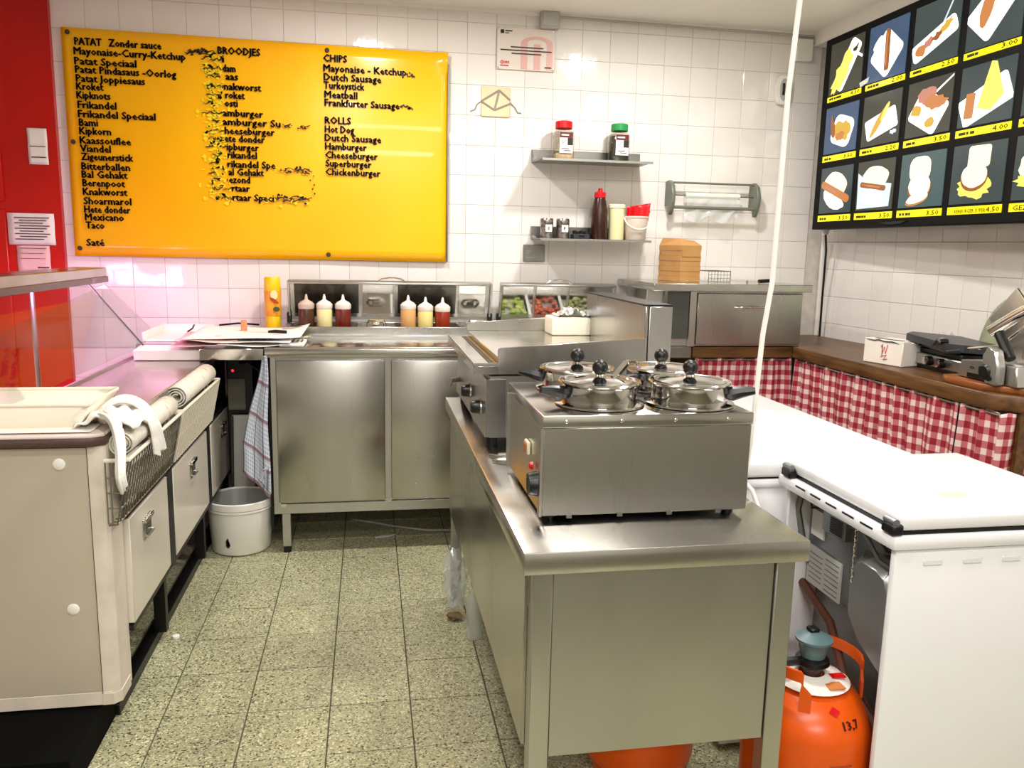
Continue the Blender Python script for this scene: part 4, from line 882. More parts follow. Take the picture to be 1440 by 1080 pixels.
# hanging cord
cd = thing('hanging_cord', 'thick white power cord hanging from ceiling to the bain-marie', 'cord', (.885, 1.75, .84))
pts = [(.95, 1.75, CEIL), (.945, 1.75, 2.3), (.935, 1.75, 2.0), (.922, 1.75, 1.78), (.920, 1.75, 1.60), (.917, 1.75, 1.36), (.903, 1.75, 1.24), (.897, 1.75, 1.10), (.893, 1.75, .98), (.882, 1.75, .88), (.875, 1.78, .846), (.862, 1.84, .848)]
put('cord', MB().tube(pts, .0062, 8), WHITE, cd)
put('cord_loop', MB().tube([(.872, 1.76, .849), (.885, 1.80, .868), (.905, 1.81, .874), (.925, 1.79, .85), (.935, 1.76, .80), (.94, 1.74, .70), (.945, 1.76, .40)], .0055, 8), WHITE, cd)
# griddle
g = thing('flat_griddle', 'stainless flat-top griddle with tall right splash guard on the work table', 'griddle', (.6, 2.65, .835))
gy0, gy1 = 2.31, 3.10
put('body', MB().box(.345, .80, gy0+.006, gy1, .868, 1.055, .002), STEELV, g)
put('control_panel', MB().prism([(.332, .872), (.345, .872), (.345, 1.045), (.336, 1.045)], 'Y', gy0, gy1, .001), STEEL, g)
put('panel_return', MB().box(.336, .394, gy0-.001, gy0+.006, .872, 1.045, .001), STEELD, g)
put('tray_rim', MB().box(.297, .372, gy0-.004, gy1, 1.060, 1.086, .002), STEELH, g)
put('tray_edge', MB().box(.297, .301, gy0-.004, gy1, 1.086, 1.094).box(.301, .372, gy0-.004, gy0, 1.086, 1.094), STEELV, g)
put('grease_channel', MB().box(.350, .366, gy0+.02, gy1-.01, 1.0865, 1.0875), BLACKM, g)
put('cooking_plate', MB().box(.370, .815, gy0, gy1, 1.060, 1.108, .002), mat('polished_griddle_plate', 'd8d4ca', .16, 1, rvar=.06, scale=6), g)
put('near_splash', MB().prism([(.368, 1.108), (.368, 1.134), (.374, 1.139), (.815, 1.168), (.815, 1.055), (.368, 1.062)], 'Y', gy0-.006, gy0+.004, .001), STEEL, g)
put('far_splash', MB().prism([(.368, 1.108), (.368, 1.139), (.815, 1.168), (.815, 1.108)], 'Y', gy1-.004, gy1+.004, .001), STEEL, g)
put('splash_guard', MB().box(.812, .822, gy0, 2.98, 1.06, 1.266, .002), STEEL, g)
put('guard_rim', MB().box(.812, .896, gy0, 2.98, 1.262, 1.268, .001), BLACKM, g)
put('guard_box', MB().box(.824, .896, gy0-.002, 2.98, .868, 1.262, .002), STEELV, g)
for y, z in ((2.69, .945), (2.43, .940)):
    k_ = put('knob', MB().lathe([(0, -.030), (.016, -.030), (.020, -.022), (.022, 0)], (.334, y, z), 18, 'X'), BLACK, g)
    put('knob_plate', MB().lathe([(0, -.003), (.028, -.003), (.028, 0)], (.334, y, z), 20, 'X'), CHROME, k_)
for x in (.36, .86):
    for y in (gy0+.05, gy1-.05): put('foot', MB().cyl((x, y, .8352), (x, y, .869), .018), BLACK, g)
put('side_valve', MB().tube([(.332, 3.02, .93), (.30, 3.0, .93), (.295, 3.0, .91)], .010, 8), GREYM, g)
np_ = thing('napkin_pack', 'white paper napkin pack with torn clear wrap on the griddle', 'napkins', (.76, 3.0, 1.108))
put('napkins', MB().box(.665, .815, 2.92, 3.05, 1.1085, 1.175, .008, 2), mat('off_white_napkins', 'efe9d8', .8, var=.06, bump=.2), np_)
rg = random.Random(4)
put('torn_wrap', MB().surf(lambda a, b: (.69+a*.125, 2.925+b*.12, 1.178+.030*math.sin(a*3.1)*(.6+.4*math.sin(b*9+a*14))+.004*math.sin(a*40)), 20, 12), mat('crinkled_foil_wrap', 'd5dde0', .25, .4, var=.3, scale=40), np_, smooth=0)
tg = thing('tongs', 'bent chrome wire tongs lying by the griddle foot', 'tongs', (.38, 2.2, .835))
put('arm', MB().tube([(.335, 2.22, .842), (.36, 2.205, .842), (.44, 2.205, .843), (.44, 2.225, .843), (.36, 2.228, .842)], .004, 6), CHROME, tg)
put('arm', MB().tube([(.335, 2.165, .841), (.36, 2.15, .841), (.45, 2.15, .842), (.45, 2.17, .842), (.345, 2.178, .841)], .004, 6), CHROME, tg)
# plastic bottle and wrap on the floor by the far leg
pb = thing('plastic_bottle', 'crushed clear plastic bottle on the floor under the work table', 'bottle', (.375, 2.78, 0))
put('bottle_body', MB().lathe([(0, .002), (.030, .002), (.033, .01), (.031, .03), (.033, .05), (.030, .07), (.033, .09), (.031, .11), (.033, .13), (.024, .165), (.013, .19), (.012, .21)], (.372, 2.78, 0), 16), FILM, pb)
put('bottle_cap', MB().lathe([(0, .207), (.015, .207), (.015, .222), (0, .224)], (.372, 2.78, 0), 14), mat('clear_blue_cap', 'a8b4b8', .3), pb)
crumple('crumpled clear plastic film wrapped at the far table leg', (.325, 3.02, .13), .05, .06, .12, 11, name='plastic_film', cat='film')
crumple('small brown crumpled scrap under the work table beside the bottle', (.315, 2.93, .016), .03, .03, .014, 12, mat('brown_scrap', '6d5b40', .8), 'paper_scrap', 'scrap', 1)
single('bottle_top', MB().lathe([(0, 0), (.013, 0), (.013, .008), (.010, .010), (0, .010)], (-.705, 2.92, .0005), 14), WHITE, 'tiny white bottle top lying on the floor near the drawers', 'cap', (-.705, 2.92, 0))
# ------------------------------------------------------------ steel prep counter at back
pc = thing('prep_counter', 'stainless steel prep counter with two doors along the back wall', 'counter', (.5, 4.0, 0))
put('worktop', MB().box(-.462, 1.34, 3.70, 4.43, .922, .960, .003, 2), STEELH, pc)
put('raised_edge', MB().box(-.462, 1.34, 3.70, 3.716, .958, .967, .002).box(-.462, 1.34, 4.12, 4.15, .958, .975, .002).box(-.462, -.44, 3.716, 4.12, .958, .967, .002), STEELV, pc)
put('body', MB().box(-.440, 1.32, 3.735, 4.42, .19, .922, .002), STEELV, pc)
put('stile', MB().box(-.440, -.418, 3.718, 3.737, .19, .922).box(.069, .094, 3.718, 3.737, .235, .922).box(.58, .60, 3.718, 3.737, .235, .922), STEELV, pc)
put('bottom_rail', MB().box(-.440, 1.32, 3.716, 3.737, .19, .236, .001), STEELV, pc)
for x0, x1 in ((-.414, .066), (.097, .577), (.604, 1.10)): put('door', MB().box(x0, x1, 3.712, 3.734, .243, .906, .003, 2), STEEL, pc)
put('hinge_plate', MB().box(-.41, -.385, 3.708, 3.716, .225, .240), CHROME, pc)
for x in (-.406, 1.25):
    for y in (3.72, 4.36):
        l_ = put('leg', MB().box(x, x+.038, y, y+.038, .03, .19, .002), STEELV, pc)
        put('foot', MB().cyl((x+.019, y+.019, 0), (x+.019, y+.019, .032), .018), BLACK, l_)
# topping rail, left unit with bottles
def rail(label, x0, x1, wells, nm='topping_rail'):
    t = thing(nm, label, 'topping rail', ((x0+x1)/2, 4.28, .96), 'topping rails with raised steel lids')
    put('front_wall', MB().box(x0, x1, 4.155, 4.170, .960, 1.016, .002), STEELH, t)
    put('rear_wall', MB().box(x0, x1, 4.405, 4.425, .960, 1.018, .002), STEELH, t)
    mb = MB(); xs = [x0]+[v for w_ in wells for v in w_[:2]]+[x1]
    for k in range(0, len(xs), 2):
        if xs[k+1]-xs[k] > .001: mb.box(xs[k], xs[k+1], 4.170, 4.405, .962, 1.014)
    put('bridge', mb, STEELV, t)
    put('well_floor', MB().box(x0, x1, 4.17, 4.405, .961, .966), BLACKM, t)
    for kind, a, b in [(w_[2], w_[0], w_[1]) for w_ in wells]:
        if kind == 'cover':
            c_ = put('pan_cover', MB().box(a, b, 4.172, 4.403, 1.004, 1.016, .003), MIRROR, t)
            m_ = (a+b)/2
            put('cover_handle', MB().tube([(m_-.045, 4.25, 1.016), (m_-.035, 4.25, 1.038), (m_+.035, 4.25, 1.038), (m_+.045, 4.25, 1.016)], .009, 8).box(m_-.02, m_+.02, 4.24, 4.26, 1.016, 1.036, .004), CHROME, c_)
        elif kind == 'dark': pass
        else:
            put('food_pan', MB().box(a+.003, b-.003, 4.174, 4.40, .967, .990, .004), STEELD, t)
            rgx = random.Random(int(a*1000)); mb = MB()
            for k in range(60):
                c = (rgx.uniform(a+.018, b-.018), rgx.uniform(4.19, 4.385), .992+rgx.uniform(0, .022))
                mb.sphere(c, rgx.uniform(.009, .016), rgx.uniform(.7, 1.5), rgx.uniform(.7, 1.4), .5, 6)
            f_ = put('pan_contents', mb, kind, t); f_['kind'] = 'stuff'
    return t
def rail_lid(t, x0, x1, panes):
    th = math.radians(72); by, bz = 4.41, 1.045; L = .20
    M = Matrix.Translation((0, by, bz)) @ Matrix.Rotation(PI-th, 4, 'X')
    # local y runs up along the lid towards the room
    def lb(a0, a1, y0, y1, z0, z1, b=.002, seg=1): return MB().box(a0, a1, y0, y1, z0, z1, b, seg, M=Matrix.Translation((0, by, bz)) @ Matrix.Rotation(PI-th, 4, 'X') @ Matrix.Diagonal((1, 1, 1, 1)))
    lid_ = put('raised_lid', lb(x0, x1, 0, L, -.012, 0), STEEL, t)
    put('lid_side', lb(x0-.002, x0+.008, -.02, L+.002, -.014, .022), STEELV, lid_)
    put('lid_side', lb(x1-.008, x1+.002, -.02, L+.002, -.014, .022), STEELV, lid_)
    put('lid_edge', lb(x0, x1, L-.008, L+.003, -.014, .022), STEELV, lid_)
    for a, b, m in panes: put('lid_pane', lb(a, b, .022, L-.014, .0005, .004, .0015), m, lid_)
    m_ = (x0+x1)/2+.0; zz = bz+L*math.sin(th)+.004; yy = by-L*math.cos(th)-.002
    put('lid_handle', MB().tube([(m_-.075, yy, zz-.004), (m_-.05, yy, zz+.012), (m_-.015, yy, zz+.018), (m_+.015, yy, zz+.018), (m_+.05, yy, zz+.012), (m_+.075, yy, zz-.004)], .004, 8), CHROME, lid_)
    for x in (x0, x1): put('hinge', MB().box(x-.012, x+.012, 4.385, 4.42, 1.016, 1.07, .004), BLACKM, t)
DARKREFL = mat('dark_well_reflection', '4e4b44', .22, .8, var=.15)  # reflection of the dark bottle wells, put into the pane colour
r1 = rail('topping rail holding six squeeze bottles, left part of back counter', -.425, .655, [(-.395, -.06, 'dark'), (-.045, .115, 'cover'), (.13, .465, 'dark'), (.48, .64, 'cover')])
rail_lid(r1, -.415, .650, [(-.385, -.055, DARKREFL), (-.035, .125, MIRROR), (.15, .46, DARKREFL), (.475, .62, MIRROR)])
VEG1 = mat('shredded_lettuce', '8fb43a', .6, color2='d5dd88', scale=30); VEG2 = mat('chopped_tomato', 'b8492c', .5, color2='d98058', scale=30); VEG3 = mat('sliced_cucumber', '6e7a3a', .5, color2='c8cc90', scale=20)
r2 = rail('topping rail with lettuce and tomato pans, behind the griddle', .69, 1.33, [(.705, .885, VEG1), (.90, 1.08, VEG2), (1.095, 1.27, VEG3)])
rail_lid(r2, .70, 1.345, [(.715, .885, MIRROR), (.90, 1.075, MIRROR), (1.09, 1.265, MIRROR)])
def squeeze(x, y, col, label, cap='f0e8dc', hh=0):
    t = thing('squeeze_bottle', label, 'bottle', (x, y, .966), 'squeeze bottles in the topping rail')
    put('bottle_body', MB().lathe([(0, 0), (.036, 0), (.040, .006), (.040, .125+hh), (.036, .135+hh)], (x, y, .967), 24), col, t)
    put('bottle_neck', MB().lathe([(.038, .130+hh), (.041, .134+hh), (.041, .155+hh), (.036, .158+hh)], (x, y, .967), 24), mat('milky_neck_'+cap, cap, .35), t)
    put('nozzle_cap', MB().lathe([(.036, .157+hh), (.033, .164+hh), (.018, .172+hh), (.009, .178+hh), (.006, .198+hh), (.003, .205+hh), (0, .205+hh)], (x, y, .967), 20), mat('nozzle_'+cap, cap, .4), t)
by_ = 4.27
squeeze(-.318, by_, mat('dark_brown_sauce', '4a2a1a', .3), 'dark brown squeeze bottle, leftmost of the six', 'c8b4a8')
squeeze(-.228, by_, mat('pale_yellow_mayo', 'e9dfa0', .35), 'pale yellow squeeze bottle between the dark brown and dark red ones')
squeeze(-.134, by_, mat('dark_red_sauce', '6a2418', .3), 'dark red-brown squeeze bottle third from left')
squeeze(.200, by_, mat('tan_sauce', 'd9a468', .35), 'tan orange squeeze bottle in the right half of rail')
squeeze(.290, by_, mat('light_mustard_sauce', 'ead98a', .35), 'light yellow squeeze bottle between the tan and red ones', hh=-.008)
squeeze(.380, by_, mat('red_orange_sauce', '8e2e12', .3), 'orange-red squeeze bottle, rightmost of the six', hh=-.010)
ms = thing('mustard_bottle', 'tall yellow sauce bottle with yellow cap against back wall', 'bottle', (-.487, 4.33, .967))
YP = mat('yellow_bottle_plastic', 'f2c414', .3)
put('bottle_body', MB().lathe([(0, 0), (.038, 0), (.041, .01), (.041, .03), (.037, .12), (.040, .20), (.042, .23)], (-.49, 4.33, .962)), YP, ms)
put('cap', MB().lathe([(.041, .228), (.042, .232), (.040, .285), (.036, .292), (0, .292)], (-.49, 4.33, .962)), YP, ms)
put('label_band', MB().lathe([(.0415, .095), (.0405, .13), (.0425, .20), (.0430, .222)], (-.49, 4.33, .962)), mat('amber_label', 'd98a1c', .35, color2='f0b030', scale=14), ms)
def front_disc(mb, cx, cz, rx, rz, y, rot=0):
    mb.bm.faces.new([mb.bm.verts.new((cx+rx*math.cos(a)*math.cos(rot)-rz*math.sin(a)*math.sin(rot), y, cz+rx*math.cos(a)*math.sin(rot)+rz*math.sin(a)*math.cos(rot))) for a in [2*PI*k/20 for k in range(20)]]); return mb
put('label_emblem', front_disc(MB(), -.478, 1.165, .018, .024, 4.2852), mat('cream_label', 'f3dca0', .4), ms)
put('label_sausage', front_disc(MB(), -.478, 1.135, .026, .009, 4.2848, -.6), mat('rust_print', 'a23c12', .4), ms)
put('label_seal', front_disc(MB(), -.468, 1.092, .017, .012, 4.2846), mat('dark_green_print', '3c4a1c', .5), ms)
# ------------------------------------------------------------ corner worktop with papers
cw = thing('corner_worktop', 'steel corner worktop joining left counter and prep counter', 'counter', (-.6, 4.1, .92))
put('worktop', MB().box(-1.06, -.466, 3.94, 4.43, .925, .955, .002), STEELH, cw)
put('front_piece', MB().box(-.735, -.466, 3.70, 3.94, .925, .955, .002), STEELH, cw)
put('front_lip', MB().box(-.735, -.466, 3.693, 3.702, .912, .962, .002), MIRROR, cw)
put('dark_back_panel', MB().box(-.71, -.447, 4.36, 4.38, .0, .925), BLACKM, cw)
put('side_board', MB().box(-.458, -.447, 3.75, 4.36, .10, .925), BLACKM, cw)
dv = thing('dark_appliance', 'dark appliance with small red light in gap under corner worktop', 'appliance', (-.60, 4.15, .30))
put('housing', MB().box(-.685, -.56, 4.05, 4.34, .30, .90, .005), BLACK, dv)
put('lamp', MB().sphere((-.655, 4.046, .812), .006, n=8), emis('red_indicator', 'ff2030', 4), dv)
put('cable', MB().tube([(-.62, 4.05, .85), (-.58, 4.0, .86), (-.53, 4.02, .82), (-.52, 4.1, .6)], .008, 6), BLACK, dv)
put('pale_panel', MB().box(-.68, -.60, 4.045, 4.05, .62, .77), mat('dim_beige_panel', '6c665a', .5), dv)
gp_ = thing('grey_panel', 'narrow pale grey panel standing in the dark gap behind white bucket', 'panel', (-.58, 4.05, 0))
put('board', MB().box(-.66, -.56, 4.00, 4.02, .0, .60, .002), LGREY, gp_)
put('upright_edge', MB().tube([(-.668, 3.99, .10), (-.655, 3.99, .60)], .006, 6), STEELD, gp_)
# boards, papers, knife
fb = single('foam_slab', MB().prism([(-1.02, 3.745), (-.742, 3.745), (-.742, 3.935), (-1.04, 3.935)], 'Z', .9045, .952, .004), WHITE, 'thick white plastic slab at the far end of left counter', 'slab', (-.9, 3.85, .905))
ft = thing('foam_tray', 'white foam tray against back wall left of the papers', 'tray', (-.98, 4.2, .955))
put('tray_floor', MB().box(-1.04, -.80, 4.02, 4.38, .9555, .963, .003), WHITE, ft)
put('tray_wall', MB().prism([(-1.045, .957), (-.80, .957), (-.79, 1.005), (-1.055, 1.005)], 'Y', 4.375, 4.383, .001), WHITE, ft)
put('tray_wall', MB().prism([(4.02, .957), (4.38, .957), (4.39, 1.005), (4.01, 1.00)], 'X', -1.05, -1.042, .001), WHITE, ft)
def paper(label, x0, x1, y0, y1, z, seed, m=PAPER, amp=.006, curl=0.0, nm='paper_sheet'):
    rg = random.Random(seed); a1, a2, a3 = [rg.uniform(0, 6) for _ in range(3)]
    def fn(a, b):
        sk = .02*math.sin(seed)*b
        return (x0+a*(x1-x0)+sk, y0+b*(y1-y0)+.012*math.sin(a*5+a1), z+amp*math.sin(a*6+a2)*math.sin(b*5+a3)+amp+curl*max(0, a-.82)**1.2*5*(.4+.6*b)+.0*b)
    return single(nm, MB().surf(fn, 36, 20), m, label, 'paper', (x0, y0, z), 'loose paper sheets on the back counter', solid=.002)
for k, (lab, m_, z, x0, x1, y0, y1) in enumerate((('pinkish folded paper at the left end of the paper pile', PINKP, .968, -.86, -.60, 3.715, 3.98), ('crumpled pinkish paper under the white sheets, front left', PINKP, .985, -.845, -.58, 3.72, 4.05), ('long white paper sheet at the bottom of the pile', PAPER, .970, -.66, -.345, 3.705, 4.10), ('middle white paper sheet of the pile', PAPER, .984, -.65, -.35, 3.71, 4.12), ('large white paper sheet on top, curling up at right under the knife', PAPER, .998, -.82, -.31, 3.74, 4.26))):
    paper(lab, x0, x1, y0, y1, z, k+3, m_, .005 if k != 1 else .008, .03 if k == 4 else 0)
kf = thing('kitchen_knife', 'small kitchen knife with black handle lying on the paper pile', 'knife', (-.48, 3.86, 1.012))
put('handle', MB().tube([(-.462, 3.87, 1.020), (-.43, 3.865, 1.022), (-.378, 3.858, 1.020)], [.006, .0085, .008], 8), BLACK, kf)
put('blade', MB().prism([(-.575, 3.893), (-.462, 3.878), (-.462, 3.864), (-.50, 3.868)], 'Z', 1.016, 1.018), CHROME, kf)
pg = single('wooden_peg', MB().box(-.612, -.586, 4.06, 4.07, 1.0, 1.055, .003).box(-.612, -.586, 4.078, 4.088, 1.0, 1.055, .003).box(-.610, -.588, 4.07, 4.078, 1.025, 1.03), mat('tan_peg_wood', 'c98d62', .6), 'wooden clothes peg standing on the paper pile', 'peg', (-.6, 4.07, 1.0))
single('black_strip', MB().tube([(-.75, 4.28, 1.01), (-.66, 4.30, 1.018), (-.555, 4.29, 1.012)], .005, 6), BLACK, 'thin black strip lying behind the paper pile', 'strip', (-.65, 4.29, 1.0))
single('black_strip', MB().tube([(-.832, 3.95, 1.012), (-.822, 4.0, 1.02), (-.825, 4.06, 1.032)], .004, 6), BLACK, 'short curved black strip at the left edge of papers', 'strip', (-.83, 4.0, 1.0))
ctb = thing('cutting_board', 'small white slotted board at the right of the paper pile', 'board', (-.32, 3.85, .968))
put('board', MB().box(-.40, -.292, 3.722, 3.93, .9675, .980, .003), WHITE, ctb)
for k in range(3): put('slot', MB().box(-.352+k*.020, -.345+k*.020, 3.80, 3.90, .9801, .9812), BLACK, ctb)
for k in range(5):
    single('food_scrap', MB().sphere((-.345+k*.014+.004*(k % 2), 3.97+.02*math.sin(k*2.1), .984), .010, 1.2, 1, .6, 8), mat('olive_scraps', '8a8458', .7, color2='d8d2b0', scale=60), ['leftmost of the five small olive scraps behind slotted board', 'second from left of the small olive scraps behind slotted board', 'middle one of the small olive scraps behind slotted board', 'second from right of the small olive scraps behind slotted board', 'rightmost of the five small olive scraps behind slotted board'][k], 'scrap', None, 'food scraps by the slotted board')
# ------------------------------------------------------------ tea towel and bucket
def tw(a, b):
    top_w, bot_w = .022, .115; w_ = top_w+(bot_w-top_w)*min(1, (1-b)*1.35)**1.2
    zlow = .405-.13*a
    x = -.452-(1-a)*w_; z = .93-(1-b)*(.93-zlow)
    return (x+.004*math.sin(b*9), 3.70-.010*math.sin(a*9+b*2)*(1-b*.6)-.012*(1-b), z)
single('tea_towel', MB().surf(tw, 40, 60, lambda a, b: (a*.30, b*.62)), TOWEL, 'blue grey checked tea towel hanging at left side of prep counter', 'towel', (-.46, 3.70, .30), solid=.004)
single('tea_towel', MB().surf(lambda a, b: (-.447-.055*a*(1-b*.5), 3.675-.008*math.sin(a*7), .40-.12*(1-b)*(1-a*.6)+.02), 14, 12, lambda a, b: (a*.1+.2, b*.14+.05)), TOWEL, 'loose corner of checked towel dangling above the white bucket', 'towel', (-.46, 3.68, .28), solid=.003)
bk = thing('white_bucket', 'white plastic bucket on the floor in front of the corner gap', 'bucket', (-.605, 3.82, 0))
bp = MB().lathe([(0, .004), (.126, .004), (.133, .012), (.146, .215), (.150, .218), (.154, .222), (.155, .250), (.150, .254), (.145, .250), (.142, .215), (.129, .02), (0, .014)], (-.605, 3.82, 0), 48)
put('bucket_body', bp, WHITE, bk)
put('inner_liner', MB().lathe([(.1445, .246), (.141, .215), (.134, .08), (0, .08)], (-.605, 3.82, 0), 32), mat('grey_bag_liner', 'a9aaa4', .45, bump=.4, bscale=14), bk)
put('rim_band', MB().lathe([(.150, .206), (.1525, .208), (.1525, .214), (.150, .216)], (-.605, 3.82, 0), 48), WHITE, bk)
put('label_mark', MB().box(-.655, -.635, 3.822-.1345, 3.822-.131, .052, .082).box(-.650, -.640, 3.822-.1345, 3.822-.131, .045, .09), DINK, bk)
cbk = single('floor_cable', MB().tube([(-.10, 4.15, .006), (.10, 4.02, .006), (.28, 3.93, .006), (.40, 3.92, .006), (.55, 3.98, .006)], .005, 6), LGREY, 'grey cable lying on the floor beneath the prep counter', 'cable')
single('dust_scrap', MB().prism([(.02, 3.86), (.10, 3.88), (.12, 3.90), (.04, 3.885)], 'Z', .001, .006), LGREY, 'thin pale scrap on the floor below the prep counter doors', 'scrap')
# ------------------------------------------------------------ left drawer counter
lc = thing('drawer_counter', 'cream drawer counter with steel top along the left side', 'counter', (-.88, 3.1, 0))
put('steel_top', MB().box(-1.06, -.718, 2.42, 3.935, .880, .903, .002), mat('pink_reflection_steel', 'b9b2ac', .2, 1, rvar=.07, scale=5), lc)  # pink reflected from the back wall is tinted into this steel
put('apron', MB().box(-.728, -.722, 2.42, 3.935, .64, .880), STEELD, lc)
put('top_edge', MB().box(-.722, -.714, 2.42, 3.935, .872, .902, .001), STEELV, lc)
put('carcass', MB().box(-1.06, -.735, 2.42, 4.30, .28, .88), BLACKM, lc)
put('ledge', MB().box(-.76, -.700, 2.42, 4.30, .625, .645, .001), BLACKM, lc)
for a_, b_ in ((2.885, 2.963), (3.59, 3.665), (4.245, 4.29)): put('frame_post', MB().box(-.735, -.700, a_, b_, .285, .63), BLACKM, lc); put('frame_foot', MB().box(-.772, -.732, a_+.02, b_-.022, .03, .30), BLACKM, lc)
put('bottom_rail', MB().box(-.80, -.757, 2.425, 4.30, 0, .035, .001), BLACKM, lc)
put('drawer_rail', MB().box(-.735, -.702, 2.42, 4.25, .275, .292), BLACKM, lc)
put('rear_panel', MB().box(-1.062, -1.05, 2.42, 4.30, 0, .88), BLACKM, lc)
for y0, y1, yh in ((2.425, 2.878, 2.60), (2.968, 3.585, 3.275), (3.670, 4.240, 3.955)):
    d_ = put('drawer', MB().box(-.722, -.698, y0, y1, .296, .620, .002), DRAWERW, lc)
    put('drawer_handle', MB().box(-.698, -.694, yh-.045, yh+.045, .508, .575, .002), CHROME, d_)
    put('handle_recess', MB().box(-.695, -.692, yh-.033, yh+.033, .516, .552), STEELD, d_)
    put('handle_grip', MB().box(-.694, -.684, yh-.045, yh+.045, .560, .577, .003), CHROME, d_)
    put('handle_pull', MB().tube([(-.694, yh-.036, .520), (-.684, yh-.034, .518), (-.684, yh+.034, .518), (-.694, yh+.036, .520)], .003, 6), CHROME, d_)
ep = thing('end_cabinet', 'beige laminate end cabinet at the near end of left counter', 'cabinet', (-1.3, 2.36, 0))
put('panel', MB().box(-2.3, -.760, 2.30, 2.42, .150, .868, .001), BEIGE, ep)
put('corner_post', MB().prism([(-.759, 2.299), (-.728, 2.302), (-.715, 2.315), (-.715, 2.42), (-.759, 2.42)], 'Z', .118, .875), BEIGEL, ep)
put('bottom_rail', MB().prism([(2.296, .112), (2.42, .112), (2.42, .150), (2.299, .150)], 'X', -2.3, -.735, .001), BEIGEL, ep)
put('bottom_corner', MB().prism([(-.759, 2.295), (-.730, 2.297), (-.712, 2.315), (-.712, 2.40), (-.759, 2.40)], 'Z', .112, .145), BEIGEL, ep)
put('seam_line', MB().box(-.7600, -.7585, 2.2975, 2.3000, .145, .875), BROWN, ep)
put('top_edge', MB().prism([(-2.3, 2.287), (-.742, 2.287), (-.712, 2.31), (-.712, 2.42), (-2.3, 2.42)], 'Z', .872, .895, .002), BROWN, ep)
put('top_sheet', MB().prism([(-2.3, 2.290), (-.744, 2.290), (-.716, 2.312), (-.716, 2.42), (-2.3, 2.42)], 'Z', .8955, .906, .002), mat('pale_pink_top', 'ead9d2', .35), ep)
for x, z in ((-.831, .823), (-.822, .405)):
    put('bolt_cap', MB().lathe([(0, -.004), (.012, -.0035), (.0155, -.002), (.0165, 0)], (x, 2.30, z), 24, 'Y'), WHITE, ep)
put('plinth', MB().box(-2.3, -.768, 2.05, 2.42, 0, .105, .003), mat('matt_black_base', '050505', .8, spec=.1), ep)  # black plinth block carried forward over the floor before the cabinet
# wire baskets
def basket(label, y0, y1, dense):
    t = thing('wire_basket', label, 'basket', (-.69, (y0+y1)/2, .65), 'wire baskets hung on the drawer counter')
    m_ = mat('cream_coated_wire', 'dcd4c2', .4) if dense else mat('bare_steel_wire', '8d897e', .35, .8)
    F_ = lambda y, h: (-.690+.038*h, y, .650+.180*h)      # front plane bottom -> top
    put('top_rail', MB().tube([(-.714, y0, .832), F_(y0, 1.02), F_(y1, 1.02), (-.714, y1, .832)], .006, 8), mat('cream_plastic_rail', 'e4ddcc', .4), t)
    n = 20 if dense else 22; mb = MB()
    for k in range(n+1):
        y = y0+(y1-y0)*k/n; mb.tube([F_(y, 1.0), F_(y, 0), (-.712, y, .648)], .0052 if dense else .0026, 5)
    o_ = put('front_wires', mb, m_, t)
    mb = MB()
    for h in ((.0, .25, .5, .75) if not dense else (0, .5)): mb.tube([(-.714, y0, .655+.172*h), F_(y0, h), F_(y1, h), (-.714, y1, .655+.172*h)], .0025, 5)
    put('cross_wires', mb, m_, t)
    for y in (y0, y1):
        mb = MB()
        mb.tube([(-.712, y, .652), (-.712, y, .83), (-.700, y, .83), (-.700, y, .652)], .0022, 5); put('end_wire', mb, m_, t)
    for y in (y0+.20*(y1-y0), y0+.85*(y1-y0)): put('hook', MB().box(-.716, -.711, y-.008, y+.008, .80, .874, .001), WHITE, t)
    return t
basket('bare wire basket stuffed with cloths, nearest the camera', 2.290, 2.925, False)
basket('cream coated wire basket at the far end of the drawers', 2.96, 3.66, True)
ROLLP = mat('printed_paper_roll', 'ddd8cc', .7, color2='b9b2a4', scale=26, thr=(.55, .7))
def proll(label, y0, y1, x, z, r, seed, endcol='a07840'):
    t = thing('paper_roll', label, 'paper roll', (x, (y0+y1)/2, z-r), 'rolled papers in the wire baskets')
    mb = MB(); N_ = 70
    def P(k): a = k/N_*2*PI*3.2; rr = r*(.28+.72*k/N_); return (x+rr*math.cos(a+seed), z+rr*math.sin(a+seed))
    mb.surf(lambda a, b: (P(a*N_)[0], y0+b*(y1-y0), P(a*N_)[1]), N_, 3)
    put('sheet', mb, ROLLP, t, solid=.004)
    put('inner_sheet', MB().lathe([(r*.9, y1-.012), (r*.9, y1-.004), (r*.6, y1+.004), (r*.6, y1-.02)], (x, 0, z), 20, 'Y'), mat('yellow_brown_edge_'+endcol, endcol, .7, var=.4, scale=50), t)
    return t
proll('long rolled paper in far basket with brown rings at its end', 3.03, 3.60, -.690, .868, .040, 1)
proll('rolled paper with yellow end at the middle of left counter', 2.56, 2.91, -.690, .862, .036, 2, 'c9a23a')
proll('rolled paper with spiral end facing camera in the near basket', 2.335, 2.54, -.680, .868, .034, 3)
proll('thin dark rolled paper below the spiral roll in near basket', 2.340, 2.50, -.672, .812, .018, 4)
def cloth(label, fn, nu, nv, uvf, m_, loc, th=.004, nm='cloth', grp=None): return single(nm, MB().surf(fn, nu, nv, uvf), m_, label, 'cloth', loc, grp, solid=th)
cloth('checked white cloth bundled in the near wire basket', lambda a, b: (-.700+.022*math.sin(b*2.4)-.003*math.sin(a*26), 2.36+a*.26+.02*math.sin(b*8), .662+.150*b+.006*math.sin(a*13)), 50, 24, lambda a, b: (a*.5, b*.24), CHECKW, (-.66, 2.45, .66))
